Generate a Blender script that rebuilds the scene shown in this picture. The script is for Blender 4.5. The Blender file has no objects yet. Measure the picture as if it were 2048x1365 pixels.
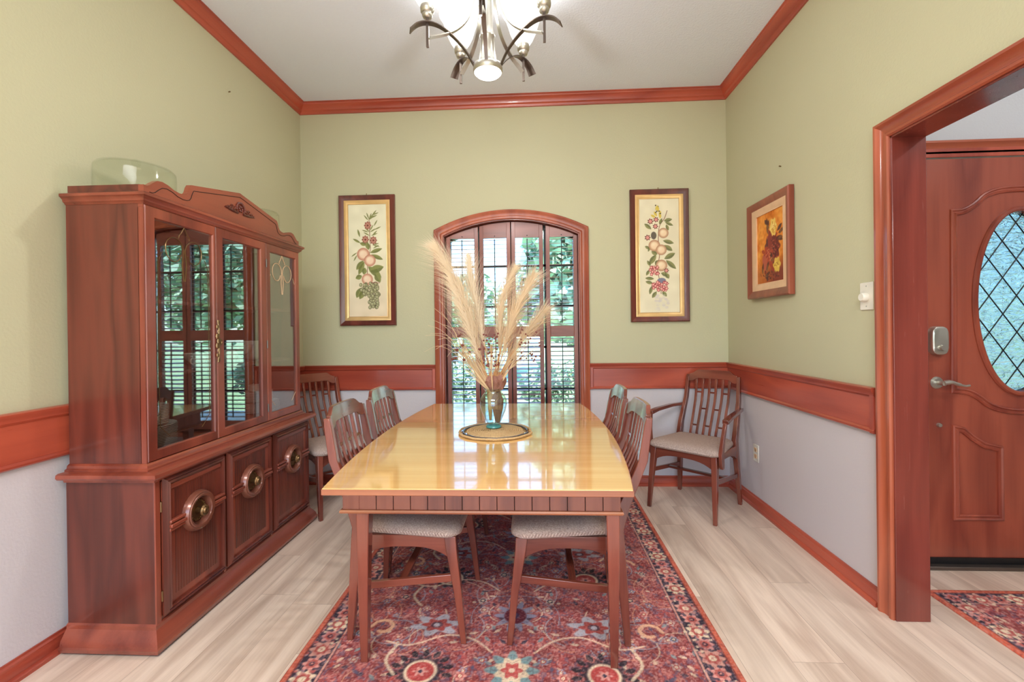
import bpy, math, random
import numpy as np
from mathutils import Vector, Matrix
random.seed(7); rng = np.random.default_rng(11)
PI = math.pi
scene = bpy.context.scene
col = scene.collection

# ------------------------------------------------------------------ camera, world, sun, exposure
H = 1.232                                   # eye height
F_PX = 905.03                               # focal length in pixels of the 2048 frame
YAW, PITCH, ROLL = -0.04939, -0.0025, -0.01248
cy_, sy_ = math.cos(YAW), math.sin(YAW); cp_, sp_ = math.cos(PITCH), math.sin(PITCH)
fwd = Vector((sy_*cp_, cy_*cp_, sp_)); rgt = Vector((cy_, -sy_, 0)); upv = rgt.cross(fwd)
cr_, sr_ = math.cos(ROLL), math.sin(ROLL)
r2 = rgt*cr_ + upv*sr_; u2 = upv*cr_ - rgt*sr_
cam_d = bpy.data.cameras.new('camera'); cam = bpy.data.objects.new('camera', cam_d); col.objects.link(cam)
cam.matrix_world = Matrix(((r2.x, u2.x, -fwd.x, 0), (r2.y, u2.y, -fwd.y, 0), (r2.z, u2.z, -fwd.z, H), (0, 0, 0, 1)))
cam_d.sensor_fit = 'HORIZONTAL'; cam_d.sensor_width = 36; cam_d.lens = F_PX*36/2048
cam_d.shift_x = -0.42/2048; cam_d.shift_y = -22.6/2048
cam_d.clip_start = 0.02; cam_d.clip_end = 200
scene.camera = cam

scene.view_settings.view_transform = 'Standard'; scene.view_settings.look = 'None'
scene.view_settings.exposure = 0.82; scene.view_settings.gamma = 1.0
try: scene.view_settings.use_curve_mapping = False
except Exception: pass
cyc = scene.cycles
cyc.use_denoising = True; cyc.max_bounces = 10; cyc.diffuse_bounces = 5; cyc.glossy_bounces = 4
cyc.transmission_bounces = 8; cyc.transparent_max_bounces = 16
cyc.sample_clamp_indirect = 6.0; cyc.caustics_reflective = False; cyc.caustics_refractive = False

SKY = 0.46; SUN = 7.0; LAMP = 3.2; LENS = 2.0; ENTRY_FILL = 26.0; FILL = 88.0
world = bpy.data.worlds.new('world'); scene.world = world; world.use_nodes = True
wn = world.node_tree.nodes; wl = world.node_tree.links; wn.clear()
sky = wn.new('ShaderNodeTexSky'); sky.sky_type = 'NISHITA'; sky.sun_disc = False
sky.sun_elevation = math.radians(48); sky.sun_rotation = math.radians(150); sky.air_density = 1.0; sky.dust_density = 0.6; sky.ozone_density = 1.5
bgn = wn.new('ShaderNodeBackground'); bgn.inputs['Strength'].default_value = SKY
won = wn.new('ShaderNodeOutputWorld'); 
tnt = wn.new('ShaderNodeMix'); tnt.data_type = 'RGBA'; tnt.blend_type = 'MULTIPLY'; tnt.inputs[0].default_value = 1.0; tnt.inputs[7].default_value = (.72, .95, 1.15, 1)
wl.new(sky.outputs[0], tnt.inputs[6]); wl.new(tnt.outputs[2], bgn.inputs['Color']); wl.new(bgn.outputs[0], won.inputs['Surface'])
sun_d = bpy.data.lights.new('sun', 'SUN'); sun_d.energy = SUN; sun_d.angle = math.radians(1.0); sun_d.color = (1, .99, .97)
sun = bpy.data.objects.new('sun', sun_d); col.objects.link(sun)
sun.rotation_euler = (math.radians(38), 0, math.radians(28))      # shines towards +y and a little -x, from high behind the house

# room numbers (metres)
XL, XR, YB, YF = -1.866, 1.4875, 3.56, -2.6
ZC = 3.046
WXC, WHW, WZ0, WZS, WRISE = -0.18, 0.54, 0.42, 1.975, 0.125        # arched window: centre, half width, sill, spring line, rise
ENX = 4.1; END = 2.40                                               # entry hall: far wall x, door wall y

def portal(name, loc, rot, sx, sy):
    d = bpy.data.lights.new(name, 'AREA'); d.shape = 'RECTANGLE'; d.size = sx; d.size_y = sy
    d.cycles.is_portal = True
    o = bpy.data.objects.new(name, d); col.objects.link(o); o.location = loc; o.rotation_euler = rot
    return o
portal('window_portal', (WXC, YB+.20, 1.27), (math.radians(-90), 0, 0), 1.1, 1.7)
portal('fill_opening_portal', (-.2, YF-.14, 1.1), (math.radians(90), 0, 0), 2.9, 2.2)

# ------------------------------------------------------------------ colour and material helpers
def lin(c):
    c = np.asarray(c, float)/255.0
    return np.where(c <= .04045, c/12.92, ((c+.055)/1.055)**2.4)
def L4(c):
    l = lin(c); return (float(l[0]), float(l[1]), float(l[2]), 1.0)

class NT:
    def __init__(s, name):
        s.m = bpy.data.materials.new(name); s.m.use_nodes = True
        s.t = s.m.node_tree; s.t.nodes.clear()
        s.out = s.t.nodes.new('ShaderNodeOutputMaterial')
    def n(s, typ, **kw):
        nd = s.t.nodes.new('ShaderNode'+typ)
        for k, v in kw.items(): setattr(nd, k, v)
        return nd
    def l(s, a, b): s.t.links.new(a, b)
    def setv(s, node, **kw):
        for k, v in kw.items():
            node.inputs[k.replace('_', ' ')].default_value = v
    def ramp(s, fac, stops):
        r = s.n('ValToRGB'); e = r.color_ramp.elements
        e[0].position = stops[0][0]; e[0].color = stops[0][1]
        e[1].position = stops[1][0]; e[1].color = stops[1][1]
        for p, c in stops[2:]:
            x = e.new(p); x.color = c
        s.l(fac, r.inputs['Fac']); return r
    def mix(s, fac, a, b, blend='MIX'):
        m = s.n('Mix', data_type='RGBA', blend_type=blend)
        for sock, v in ((m.inputs[0], fac), (m.inputs[6], a), (m.inputs[7], b)):
            if hasattr(v, 'links'): s.l(v, sock)
            else: sock.default_value = v
        return m.outputs[2]
    def math(s, op, a, b=0.0, c=None):
        m = s.n('Math', operation=op)
        for i, v in enumerate((a, b) if c is None else (a, b, c)):
            if hasattr(v, 'links'): s.l(v, m.inputs[i])
            else: m.inputs[i].default_value = v
        return m.outputs[0]
    def bsdf(s, **kw):
        p = s.n('BsdfPrincipled'); s.l(p.outputs[0], s.out.inputs['Surface'])
        for k, v in kw.items():
            k2 = k.replace('_', ' ')
            if hasattr(v, 'links'): s.l(v, p.inputs[k2])
            else: p.inputs[k2].default_value = v
        s.p = p; return p
    def bump(s, h, strength=.2, dist=.002):
        b = s.n('Bump'); b.inputs['Strength'].default_value = strength; b.inputs['Distance'].default_value = dist
        s.l(h, b.inputs['Height']); s.l(b.outputs[0], s.p.inputs['Normal'])

def plain(name, c, rough=.5, metal=0.0, coat=0.0, spec=.5, emis=None, estr=0.0):
    t = NT(name); co = t.n('TexCoord'); nz = t.n('TexNoise'); t.setv(nz, Scale=14.0, Detail=3.0); t.l(co.outputs['Object'], nz.inputs['Vector'])
    l = lin(c); a = tuple(float(x)*.94 for x in l)+(1,); b = tuple(min(1, float(x)*1.06) for x in l)+(1,)
    r = t.ramp(nz.outputs['Fac'], [(.35, a), (.65, b)])
    p = t.bsdf(Base_Color=r.outputs[0], Roughness=rough, Metallic=metal)
    p.inputs['Coat Weight'].default_value = coat; p.inputs['Specular IOR Level'].default_value = spec
    if emis: p.inputs['Emission Color'].default_value = L4(emis); p.inputs['Emission Strength'].default_value = estr
    return t.m

def wood(name, dark, light, axis='Z', rough=.35, coat=.25, ring=9.0, across=7.0, along=.7, fine=.35, tint=None, vary=.12):
    t = NT(name); co = t.n('TexCoord'); oi = t.n('ObjectInfo')
    mp = t.n('Mapping')
    sc = {'X': (along, across, across), 'Y': (across, along, across), 'Z': (across, across, along)}[axis]
    mp.inputs['Scale'].default_value = sc
    add = t.n('VectorMath', operation='ADD'); t.l(co.outputs['Object'], add.inputs[0])
    cmb = t.n('CombineXYZ'); ms = t.math('MULTIPLY', oi.outputs['Random'], 9.0)
    for i in range(3): t.l(ms, cmb.inputs[i])
    t.l(cmb.outputs[0], add.inputs[1]); t.l(add.outputs[0], mp.inputs['Vector'])
    n1 = t.n('TexNoise'); t.setv(n1, Scale=1.0, Detail=2.0, Roughness=.5, Distortion=.35); t.l(mp.outputs[0], n1.inputs['Vector'])
    rg = t.math('MULTIPLY', n1.outputs['Fac'], ring); pp = t.math('PINGPONG', rg, 1.0)
    mp2 = t.n('Mapping'); mp2.inputs['Scale'].default_value = tuple(v*(18 if v == across else 5) for v in sc)
    t.l(add.outputs[0], mp2.inputs['Vector'])
    n2 = t.n('TexNoise'); t.setv(n2, Scale=1.0, Detail=3.0, Roughness=.6); t.l(mp2.outputs[0], n2.inputs['Vector'])
    f = t.math('ADD', t.math('MULTIPLY', pp, 1-fine), t.math('MULTIPLY', n2.outputs['Fac'], fine))
    cr = t.ramp(f, [(.12, L4(dark)), (.78, L4(light))])
    n3 = t.n('TexNoise'); t.setv(n3, Scale=1.6, Detail=1.0); t.l(add.outputs[0], n3.inputs['Vector'])
    bc = t.n('BrightContrast'); t.l(cr.outputs[0], bc.inputs[0])
    hv = t.n('HueSaturation'); t.l(cr.outputs[0], hv.inputs['Color'])
    v = t.math('ADD', t.math('MULTIPLY', n3.outputs['Fac'], vary*2), 1-vary); t.l(v, hv.inputs['Value'])
    rr = t.math('ADD', t.math('MULTIPLY', n2.outputs['Fac'], .12), rough-.06)
    p = t.bsdf(Base_Color=hv.outputs[0], Roughness=rr)
    p.inputs['Coat Weight'].default_value = coat; p.inputs['Coat Roughness'].default_value = .12
    t.bump(n2.outputs['Fac'], .08, .001)
    return t.m

M = {}
M['trim'] = {a: wood('cherry_trim_'+a.lower(), (150, 60, 44), (186, 84, 60), a, .3, .35, 5, 6, .8) for a in 'XYZ'}
M['jamb'] = wood('polished_jamb_wood', (104, 42, 34), (134, 60, 48), 'Z', .25, .6, 5, 6, .8)
M['casing'] = {a: wood('golden_cherry_'+a.lower(), (140, 62, 40), (178, 92, 62), a, .3, .4, 5, 6, .8) for a in 'XYZ'}
M['cab'] = {a: wood('walnut_'+a.lower(), (78, 33, 24), (108, 49, 36), a, .34, .3, 7, 9, .9) for a in 'XYZ'}
M['cabf'] = {a: wood('warm_walnut_'+a.lower(), (108, 46, 34), (148, 72, 52), a, .3, .35, 5, 6, .8) for a in 'XYZ'}
M['cabin'] = wood('cabinet_inside', (104, 58, 48), (136, 80, 66), 'Z', .5, .1, 5, 5, .8)
M['chair'] = {a: wood('chair_wood_'+a.lower(), (94, 44, 34), (132, 68, 52), a, .22, .6, 5, 8, .9) for a in 'XYZ'}
M['table'] = wood('table_top_wood', (224, 172, 102), (244, 202, 130), 'X', .14, .8, 3.5, 9, .5, .6, vary=.12)
M['table'].node_tree.nodes['Principled BSDF'].inputs['Coat Roughness'].default_value = .05
M['table'].node_tree.nodes['Principled BSDF'].inputs['Coat Weight'].default_value = 1.0
M['table'].node_tree.nodes['Principled BSDF'].inputs['Coat IOR'].default_value = 1.85
M['tedge'] = wood('table_edge_wood', (138, 78, 54), (184, 116, 78), 'X', .3, .4, 5, 9, .6)
M['apron'] = wood('table_apron_wood', (112, 58, 46), (150, 86, 66), 'Z', .35, .25, 5, 14, .9)
M['door'] = {a: wood('entry_door_wood_'+a.lower(), (128, 54, 40), (164, 80, 58), a, .34, .3, 7, 5.5, .7) for a in 'XYZ'}
M['pframe'] = wood('picture_frame_wood', (82, 34, 28), (112, 50, 40), 'Z', .35, .3, 5, 12, 1)
M['pframe2'] = wood('amber_frame_wood', (122, 56, 40), (150, 76, 54), 'Z', .35, .3, 5, 12, 1)
M['shut'] = {a: wood('shutter_wood_'+a.lower(), (120, 60, 48), (158, 88, 72), a, .4, .2, 4, 8, .9) for a in 'XYZ'}
M['gold'] = plain('gold_leaf', (230, 190, 130), .35, .5)
M['linen'] = plain('tan_liner', (222, 184, 146), .7)
M['nickel'] = plain('satin_nickel', (196, 192, 180), .3, .85)
M['bronze'] = plain('dark_brushed_metal', (104, 92, 84), .3, .7)
M['brass'] = plain('antique_brass', (128, 98, 66), .3, .85)
M['copper'] = plain('copper_toned_wood', (130, 74, 56), .3, .25, .4)
M['black'] = plain('black_metal', (28, 27, 28), .45, .3)
M['dark'] = plain('dark_gap', (34, 22, 18), .8)
M['white_pl'] = plain('white_plastic', (228, 222, 208), .35)
M['china'] = plain('white_china', (236, 230, 218), .15, 0, .5)
M['concrete'] = plain('pale_concrete', (214, 208, 198), .9)
M['seed'] = plain('berry_red_brown', (112, 52, 46), .45)
M['straw'] = plain('dry_straw', (196, 150, 104), .8)
M['twigm'] = plain('pale_twig', (214, 188, 152), .8)

def louver_mat():
    return plain('shutter_slat_wood', (150, 112, 96), .35, 0, .3)
M['slat'] = louver_mat()

def wall_mat(name, upper, lower=None, split=.86, bumpy=.25):
    t = NT(name); co = t.n('TexCoord'); ge = t.n('NewGeometry')
    nz = t.n('TexNoise'); t.setv(nz, Scale=90.0, Detail=3.0, Roughness=.6); t.l(ge.outputs['Position'], nz.inputs['Vector'])
    nb = t.n('TexNoise'); t.setv(nb, Scale=1.2, Detail=1.0); t.l(ge.outputs['Position'], nb.inputs['Vector'])
    ul = lin(upper); c1 = t.ramp(nb.outputs['Fac'], [(.3, tuple(float(x)*.975 for x in ul)+(1,)), (.7, tuple(min(1, float(x)*1.02) for x in ul)+(1,))]).outputs[0]
    if lower:
        sp = t.n('SeparateXYZ'); t.l(ge.outputs['Position'], sp.inputs[0])
        g = t.math('GREATER_THAN', sp.outputs['Z'], split)
        c1 = t.mix(g, L4(lower), c1)
    t.bsdf(Base_Color=c1, Roughness=.62); t.p.inputs['Specular IOR Level'].default_value = .35
    t.bump(nz.outputs['Fac'], bumpy, .003)
    return t.m
M['wall'] = wall_mat('yellow_and_grey_wall_paint', (193, 190, 157), (206, 198, 200))
M['wall_e'] = wall_mat('entry_grey_wall_paint', (200, 202, 206))
M['ceil'] = wall_mat('popcorn_ceiling', (224, 230, 240), bumpy=.9)

def floor_mat():
    t = NT('light_oak_planks'); ge = t.n('NewGeometry')
    sp = t.n('SeparateXYZ'); t.l(ge.outputs['Position'], sp.inputs[0])
    W, Ln = .185, 1.45
    col_i = t.math('FLOOR', t.math('DIVIDE', sp.outputs['X'], W))
    wn_ = t.n('TexWhiteNoise', noise_dimensions='1D'); t.l(col_i, wn_.inputs['W'])
    yo = t.math('ADD', t.math('DIVIDE', sp.outputs['Y'], Ln), t.math('MULTIPLY', wn_.outputs['Value'], 7.0))
    row_i = t.math('FLOOR', yo)
    cv = t.n('CombineXYZ'); t.l(col_i, cv.inputs[0]); t.l(row_i, cv.inputs[1])
    w2 = t.n('TexWhiteNoise', noise_dimensions='3D'); t.l(cv.outputs[0], w2.inputs['Vector'])
    off = t.n('VectorMath', operation='SCALE'); t.l(cv.outputs[0], off.inputs[0]); off.inputs['Scale'].default_value = 3.7
    ad = t.n('VectorMath', operation='ADD'); t.l(ge.outputs['Position'], ad.inputs[0]); t.l(off.outputs[0], ad.inputs[1])
    mp = t.n('Mapping'); mp.inputs['Scale'].default_value = (9, .9, 1); t.l(ad.outputs[0], mp.inputs['Vector'])
    n1 = t.n('TexNoise'); t.setv(n1, Scale=1.0, Detail=3.0, Roughness=.55, Distortion=.5); t.l(mp.outputs[0], n1.inputs['Vector'])
    pp = t.math('PINGPONG', t.math('MULTIPLY', n1.outputs['Fac'], 5.0), 1.0)
    mp2 = t.n('Mapping'); mp2.inputs['Scale'].default_value = (120, 5, 1); t.l(ad.outputs[0], mp2.inputs['Vector'])
    n2 = t.n('TexNoise'); t.setv(n2, Scale=1.0, Detail=3.0); t.l(mp2.outputs[0], n2.inputs['Vector'])
    f = t.math('ADD', t.math('MULTIPLY', pp, .55), t.math('MULTIPLY', n2.outputs['Fac'], .45))
    cr = t.ramp(f, [(.2, L4((198, 172, 152))), (.8, L4((230, 208, 188)))])
    hs = t.n('HueSaturation'); t.l(cr.outputs[0], hs.inputs['Color'])
    t.l(t.math('ADD', t.math('MULTIPLY', w2.outputs['Value'], .14), .93), hs.inputs['Value'])
    fx = t.math('FRACT', t.math('DIVIDE', sp.outputs['X'], W)); fy = t.math('FRACT', yo)
    gx = t.math('LESS_THAN', fx, .012); gy = t.math('LESS_THAN', fy, .0016)
    g = t.math('MAXIMUM', gx, gy)
    c = t.mix(t.math('MULTIPLY', g, .45), hs.outputs[0], L4((120, 95, 78)))
    t.bsdf(Base_Color=c, Roughness=t.math('ADD', t.math('MULTIPLY', n2.outputs['Fac'], .15), .33))
    t.bump(n2.outputs['Fac'], .1, .001)
    return t.m
M['floor'] = floor_mat()

def fabric_mat(name, c1, c2, scale=230):
    t = NT(name); co = t.n('TexCoord')
    wv = t.n('TexWave', wave_type='BANDS', bands_direction='X'); t.setv(wv, Scale=float(scale)*.9, Distortion=.6, Detail=1.0); t.l(co.outputs['Object'], wv.inputs['Vector'])
    wv2 = t.n('TexWave', wave_type='BANDS', bands_direction='Y'); t.setv(wv2, Scale=float(scale)*.9, Distortion=.6, Detail=1.0); t.l(co.outputs['Object'], wv2.inputs['Vector'])
    nz = t.n('TexNoise'); t.setv(nz, Scale=float(scale), Detail=2.0); t.l(co.outputs['Object'], nz.inputs['Vector'])
    m = t.math('MULTIPLY', t.math('MAXIMUM', wv.outputs['Fac'], wv2.outputs['Fac']), nz.outputs['Fac'])
    cr = t.ramp(m, [(.15, L4(c1)), (.6, L4(c2))])
    t.bsdf(Base_Color=cr.outputs[0], Roughness=.9); t.p.inputs['Specular IOR Level'].default_value = .15
    t.bump(m, .5, .002)
    return t.m
M['fabric'] = fabric_mat('tweed_seat_fabric', (138, 112, 104), (214, 192, 178))
M['burlap'] = fabric_mat('brown_burlap', (104, 66, 58), (190, 138, 120), 420)

def attr_mat(name, rough=.9, weave=0, spec=.2):
    t = NT(name); a = t.n('Attribute', attribute_name='paint'); co = t.n('TexCoord')
    nz = t.n('TexNoise'); t.setv(nz, Scale=260.0, Detail=2.0); t.l(co.outputs['Object'], nz.inputs['Vector'])
    h = nz.outputs['Fac']; c = a.outputs['Color']
    if weave:
        wv = t.n('TexWave', wave_type='BANDS', bands_direction='X'); t.setv(wv, Scale=float(weave), Distortion=2.0, Detail=1.0); t.l(co.outputs['Object'], wv.inputs['Vector'])
        h = t.math('ADD', t.math('MULTIPLY', wv.outputs['Fac'], .6), t.math('MULTIPLY', nz.outputs['Fac'], .6))
        hs = t.n('HueSaturation'); t.l(c, hs.inputs['Color']); t.l(t.math('ADD', t.math('MULTIPLY', h, .5), .72), hs.inputs['Value']); c = hs.outputs[0]
    t.bsdf(Base_Color=c, Roughness=rough); t.p.inputs['Specular IOR Level'].default_value = spec
    t.bump(h, .35, .002)
    return t.m
M['rugm'] = attr_mat('woven_rug_pile', .88, 70, .25)
M['canvas'] = attr_mat('painted_canvas', .55, 0, .3)

def pane_mat(name, tint=(1, 1, 1), refl=1.0, base=.0):
    t = NT(name); tr = t.n('BsdfTransparent'); tr.inputs[0].default_value = tint+(1,)
    gl = t.n('BsdfGlossy'); gl.inputs['Roughness'].default_value = .0
    fr = t.n('LayerWeight'); fr.inputs['Blend'].default_value = .5
    f = t.math('ADD', t.math('MULTIPLY', t.math('POWER', fr.outputs['Facing'], 4.0), refl*.8), base+.04*refl); f = t.math('MINIMUM', f, .92)
    mx = t.n('MixShader'); t.l(f, mx.inputs[0]); t.l(tr.outputs[0], mx.inputs[1]); t.l(gl.outputs[0], mx.inputs[2])
    nz = t.n('TexNoise'); co = t.n('TexCoord'); t.setv(nz, Scale=3.0); t.l(co.outputs['Object'], nz.inputs['Vector'])
    b = t.n('Bump'); b.inputs['Strength'].default_value = .02; b.inputs['Distance'].default_value = .01; t.l(nz.outputs['Fac'], b.inputs['Height']); t.l(b.outputs[0], gl.inputs['Normal'])
    t.l(mx.outputs[0], t.out.inputs['Surface']); return t.m
M['glass'] = pane_mat('window_glass', (.97, .99, .98), .8)
M['cabglass'] = pane_mat('cabinet_glass', (.97, .98, .97), 1.6, .17)
M['clear'] = pane_mat('clear_blown_glass', (.975, .985, .97), .45, -.01)
M['vaseg'] = pane_mat('pale_green_vase_glass', (.88, .95, .93), 1.4, .05)

def textured_glass():
    t = NT('rippled_leaded_glass'); co = t.n('TexCoord')
    nz = t.n('TexNoise'); t.setv(nz, Scale=22.0, Detail=3.0, Distortion=1.5); mp = t.n('Mapping'); mp.inputs['Scale'].default_value = (1, 1, 2.2)
    t.l(co.outputs['Object'], mp.inputs['Vector']); t.l(mp.outputs[0], nz.inputs['Vector'])
    b = t.n('Bump'); b.inputs['Strength'].default_value = .6; b.inputs['Distance'].default_value = .02; t.l(nz.outputs['Fac'], b.inputs['Height'])
    rf = t.n('BsdfRefraction'); rf.inputs['IOR'].default_value = 1.25; rf.inputs['Roughness'].default_value = .12; rf.inputs['Color'].default_value = (.46, .53, .54, 1)
    t.l(b.outputs[0], rf.inputs['Normal'])
    gl = t.n('BsdfGlossy'); gl.inputs['Roughness'].default_value = .12; t.l(b.outputs[0], gl.inputs['Normal'])
    mx = t.n('MixShader'); mx.inputs[0].default_value = .12; t.l(rf.outputs[0], mx.inputs[1]); t.l(gl.outputs[0], mx.inputs[2])
    t.l(mx.outputs[0], t.out.inputs['Surface']); return t.m
M['texglass'] = textured_glass()

def teal_glass():
    t = NT('teal_glass_foot'); t.bsdf(Base_Color=(.12, .5, .48, 1), Roughness=.08); t.p.inputs['Transmission Weight'].default_value = .5; return t.m
M['teal'] = teal_glass()

def shade_mat():
    t = NT('frosted_lamp_glass'); tr = t.n('BsdfTransparent'); tr.inputs[0].default_value = (1, 1, 1, 1)
    em = t.n('Emission'); em.inputs['Color'].default_value = (1, .965, .9, 1); em.inputs['Strength'].default_value = .95
    df = t.n('BsdfDiffuse'); df.inputs[0].default_value = (.12, .12, .12, 1)
    a = t.n('AddShader'); t.l(em.outputs[0], a.inputs[0]); t.l(df.outputs[0], a.inputs[1])
    mx = t.n('MixShader'); mx.inputs[0].default_value = .55; t.l(tr.outputs[0], mx.inputs[1]); t.l(a.outputs[0], mx.inputs[2])
    t.l(mx.outputs[0], t.out.inputs['Surface']); return t.m
M['shade'] = shade_mat()
def plume_mat():
    t = NT('pampas_fluff'); oi = t.n('ObjectInfo'); d = t.n('BsdfDiffuse'); tl = t.n('BsdfTranslucent')
    cr = t.ramp(oi.outputs['Random'], [(0, L4((240, 222, 194))), (1, L4((250, 240, 222)))])
    t.l(cr.outputs[0], d.inputs[0]); t.l(cr.outputs[0], tl.inputs[0])
    mx = t.n('MixShader'); mx.inputs[0].default_value = .4; t.l(d.outputs[0], mx.inputs[1]); t.l(tl.outputs[0], mx.inputs[2]); t.l(mx.outputs[0], t.out.inputs['Surface']); return t.m
M['plume'] = plume_mat()
def leaf_mat(name, a, b):
    t = NT(name); ge = t.n('NewGeometry'); nz = t.n('TexNoise'); t.setv(nz, Scale=2.5, Detail=3.0); t.l(ge.outputs['Position'], nz.inputs['Vector'])
    cr = t.ramp(nz.outputs['Fac'], [(.3, L4(a)), (.7, L4(b))]); t.bsdf(Base_Color=cr.outputs[0], Roughness=.7); return t.m
M['leaf'] = leaf_mat('tree_leaves', (112, 152, 128), (180, 206, 172))
M['leaf2'] = leaf_mat('shrub_leaves', (104, 142, 110), (184, 204, 164))
M['lawn'] = leaf_mat('lawn_grass', (146, 180, 128), (186, 212, 158))
M['bark'] = plain('tree_bark', (112, 92, 76), .9)
M['brick'] = plain('exterior_stucco', (206, 198, 186), .9)
M['roof'] = plain('grey_shingles', (120, 116, 114), .9)

# ------------------------------------------------------------------ mesh helpers
class MB:
    def __init__(s): s.v = []; s.f = []
    def add(s, vs, fs):
        b = len(s.v); s.v += [tuple(map(float, p)) for p in vs]; s.f += [tuple(i+b for i in f) for f in fs]; return s
    def box(s, x0, x1, y0, y1, z0, z1):
        return s.add([(x0, y0, z0), (x1, y0, z0), (x1, y1, z0), (x0, y1, z0), (x0, y0, z1), (x1, y0, z1), (x1, y1, z1), (x0, y1, z1)],
                     [(3, 2, 1, 0), (4, 5, 6, 7), (0, 1, 5, 4), (1, 2, 6, 5), (2, 3, 7, 6), (3, 0, 4, 7)])
    def hexa(s, c0, s0, c1, s1):          # tapered post: centre and (sx, sy) at the bottom and top
        P = []
        for c, q in ((c0, s0), (c1, s1)):
            for a, b in ((-1, -1), (1, -1), (1, 1), (-1, 1)): P.append((c[0]+a*q[0]/2, c[1]+b*q[1]/2, c[2]))
        return s.add(P, [(3, 2, 1, 0), (4, 5, 6, 7), (0, 1, 5, 4), (1, 2, 6, 5), (2, 3, 7, 6), (3, 0, 4, 7)])
    def bar(s, a, b, w, h, up=(0, 0, 1), w1=None, h1=None):
        a = Vector(a); b = Vector(b); t = (b-a).normalized(); sd = t.cross(Vector(up)).normalized(); u = sd.cross(t)
        w1 = w if w1 is None else w1; h1 = h if h1 is None else h1; P = []
        for c, ww, hh in ((a, w, h), (b, w1, h1)):
            for i, j in ((-1, -1), (1, -1), (1, 1), (-1, 1)): P.append(c+sd*(i*ww/2)+u*(j*hh/2))
        return s.add(P, [(3, 2, 1, 0), (4, 5, 6, 7), (0, 1, 5, 4), (1, 2, 6, 5), (2, 3, 7, 6), (3, 0, 4, 7)])
    def prism(s, poly, fn, d0, d1):       # poly: 2D outline; fn(u, v, d) -> 3D point
        n = len(poly)
        return s.add([fn(u, v, d0) for u, v in poly]+[fn(u, v, d1) for u, v in poly],
                     [tuple(range(n))[::-1], tuple(range(n, 2*n))]+[(i, (i+1) % n, n+(i+1) % n, n+i) for i in range(n)])
    def loft(s, rings, cap=True, closed=True):
        n = len(rings[0]); vs = [p for r in rings for p in r]; fs = []
        for k in range(len(rings)-1):
            for i in range(n if closed else n-1):
                j = (i+1) % n; fs.append((k*n+i, k*n+j, (k+1)*n+j, (k+1)*n+i))
        if cap: fs.append(tuple(range(n))[::-1]); fs.append(tuple(range((len(rings)-1)*n, len(rings)*n)))
        return s.add(vs, fs)
    def tube(s, pts, r, n=8, cap=True, flat=None):
        pts = [Vector(p) for p in pts]; m = len(pts); rs = r if isinstance(r, (list, tuple)) else [r]*m
        rings = []; prev = None
        for i, p in enumerate(pts):
            t = (pts[min(i+1, m-1)]-pts[max(i-1, 0)]).normalized()
            if prev is None:
                ref = Vector(flat) if flat else (Vector((0, 0, 1)) if abs(t.z) < .9 else Vector((1, 0, 0)))
                sd = t.cross(ref).normalized()
            else:
                sd = (prev-t*prev.dot(t)).normalized()
            prev = sd; u = t.cross(sd)
            rings.append([p+(sd*math.cos(2*PI*k/n)+u*math.sin(2*PI*k/n))*rs[i] for k in range(n)])
        return s.loft(rings, cap)
    def ribbon(s, pts, ws, th, side):     # flat strap along pts, width along side
        sd = Vector(side).normalized(); pts = [Vector(p) for p in pts]; m = len(pts); rings = []
        for i, p in enumerate(pts):
            t = (pts[min(i+1, m-1)]-pts[max(i-1, 0)]).normalized(); nn = t.cross(sd).normalized()
            w = ws[i]/2; rings.append([p-sd*w-nn*th/2, p+sd*w-nn*th/2, p+sd*w+nn*th/2, p-sd*w+nn*th/2])
        return s.loft(rings)
    def lathe(s, prof, c=(0, 0, 0), n=24, ax='Z', cap=False):
        rings = []
        for r, z in prof:
            ring = []
            for k in range(n):
                a = 2*PI*k/n; x, y = r*math.cos(a), r*math.sin(a)
                ring.append({'Z': (c[0]+x, c[1]+y, c[2]+z), 'X': (c[0]+z, c[1]+x, c[2]+y), 'Y': (c[0]+x, c[1]+z, c[2]-y)}[ax])
            rings.append(ring)
        return s.loft(rings, cap)
    def ball(s, c, r, n=8, m=5, sc=(1, 1, 1)):
        rings = []
        for i in range(m+1):
            a = -PI/2+PI*i/m; rr = max(1e-4, math.cos(a))*r
            rings.append([(c[0]+rr*math.cos(2*PI*k/n)*sc[0], c[1]+rr*math.sin(2*PI*k/n)*sc[1], c[2]+math.sin(a)*r*sc[2]) for k in range(n)])
        return s.loft(rings)
    def build(s, name, mat, parent=None, smooth=35, bevel=0, loc=None):
        me = bpy.data.meshes.new(name); me.from_pydata(s.v, [], s.f); me.update()
        import bmesh
        b = bmesh.new(); b.from_mesh(me); bmesh.ops.recalc_face_normals(b, faces=b.faces); b.to_mesh(me); b.free()
        if smooth:
            me.polygons.foreach_set('use_smooth', [True]*len(me.polygons)); me.set_sharp_from_angle(angle=math.radians(smooth))
        if mat: me.materials.append(mat)
        o = bpy.data.objects.new(name, me); col.objects.link(o)
        if parent: o.parent = parent
        if loc: o.location = loc
        if bevel:
            md = o.modifiers.new('soft_edges', 'BEVEL'); md.width = bevel; md.segments = 2; md.limit_method = 'ANGLE'; md.angle_limit = math.radians(40)
        return o

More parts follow.
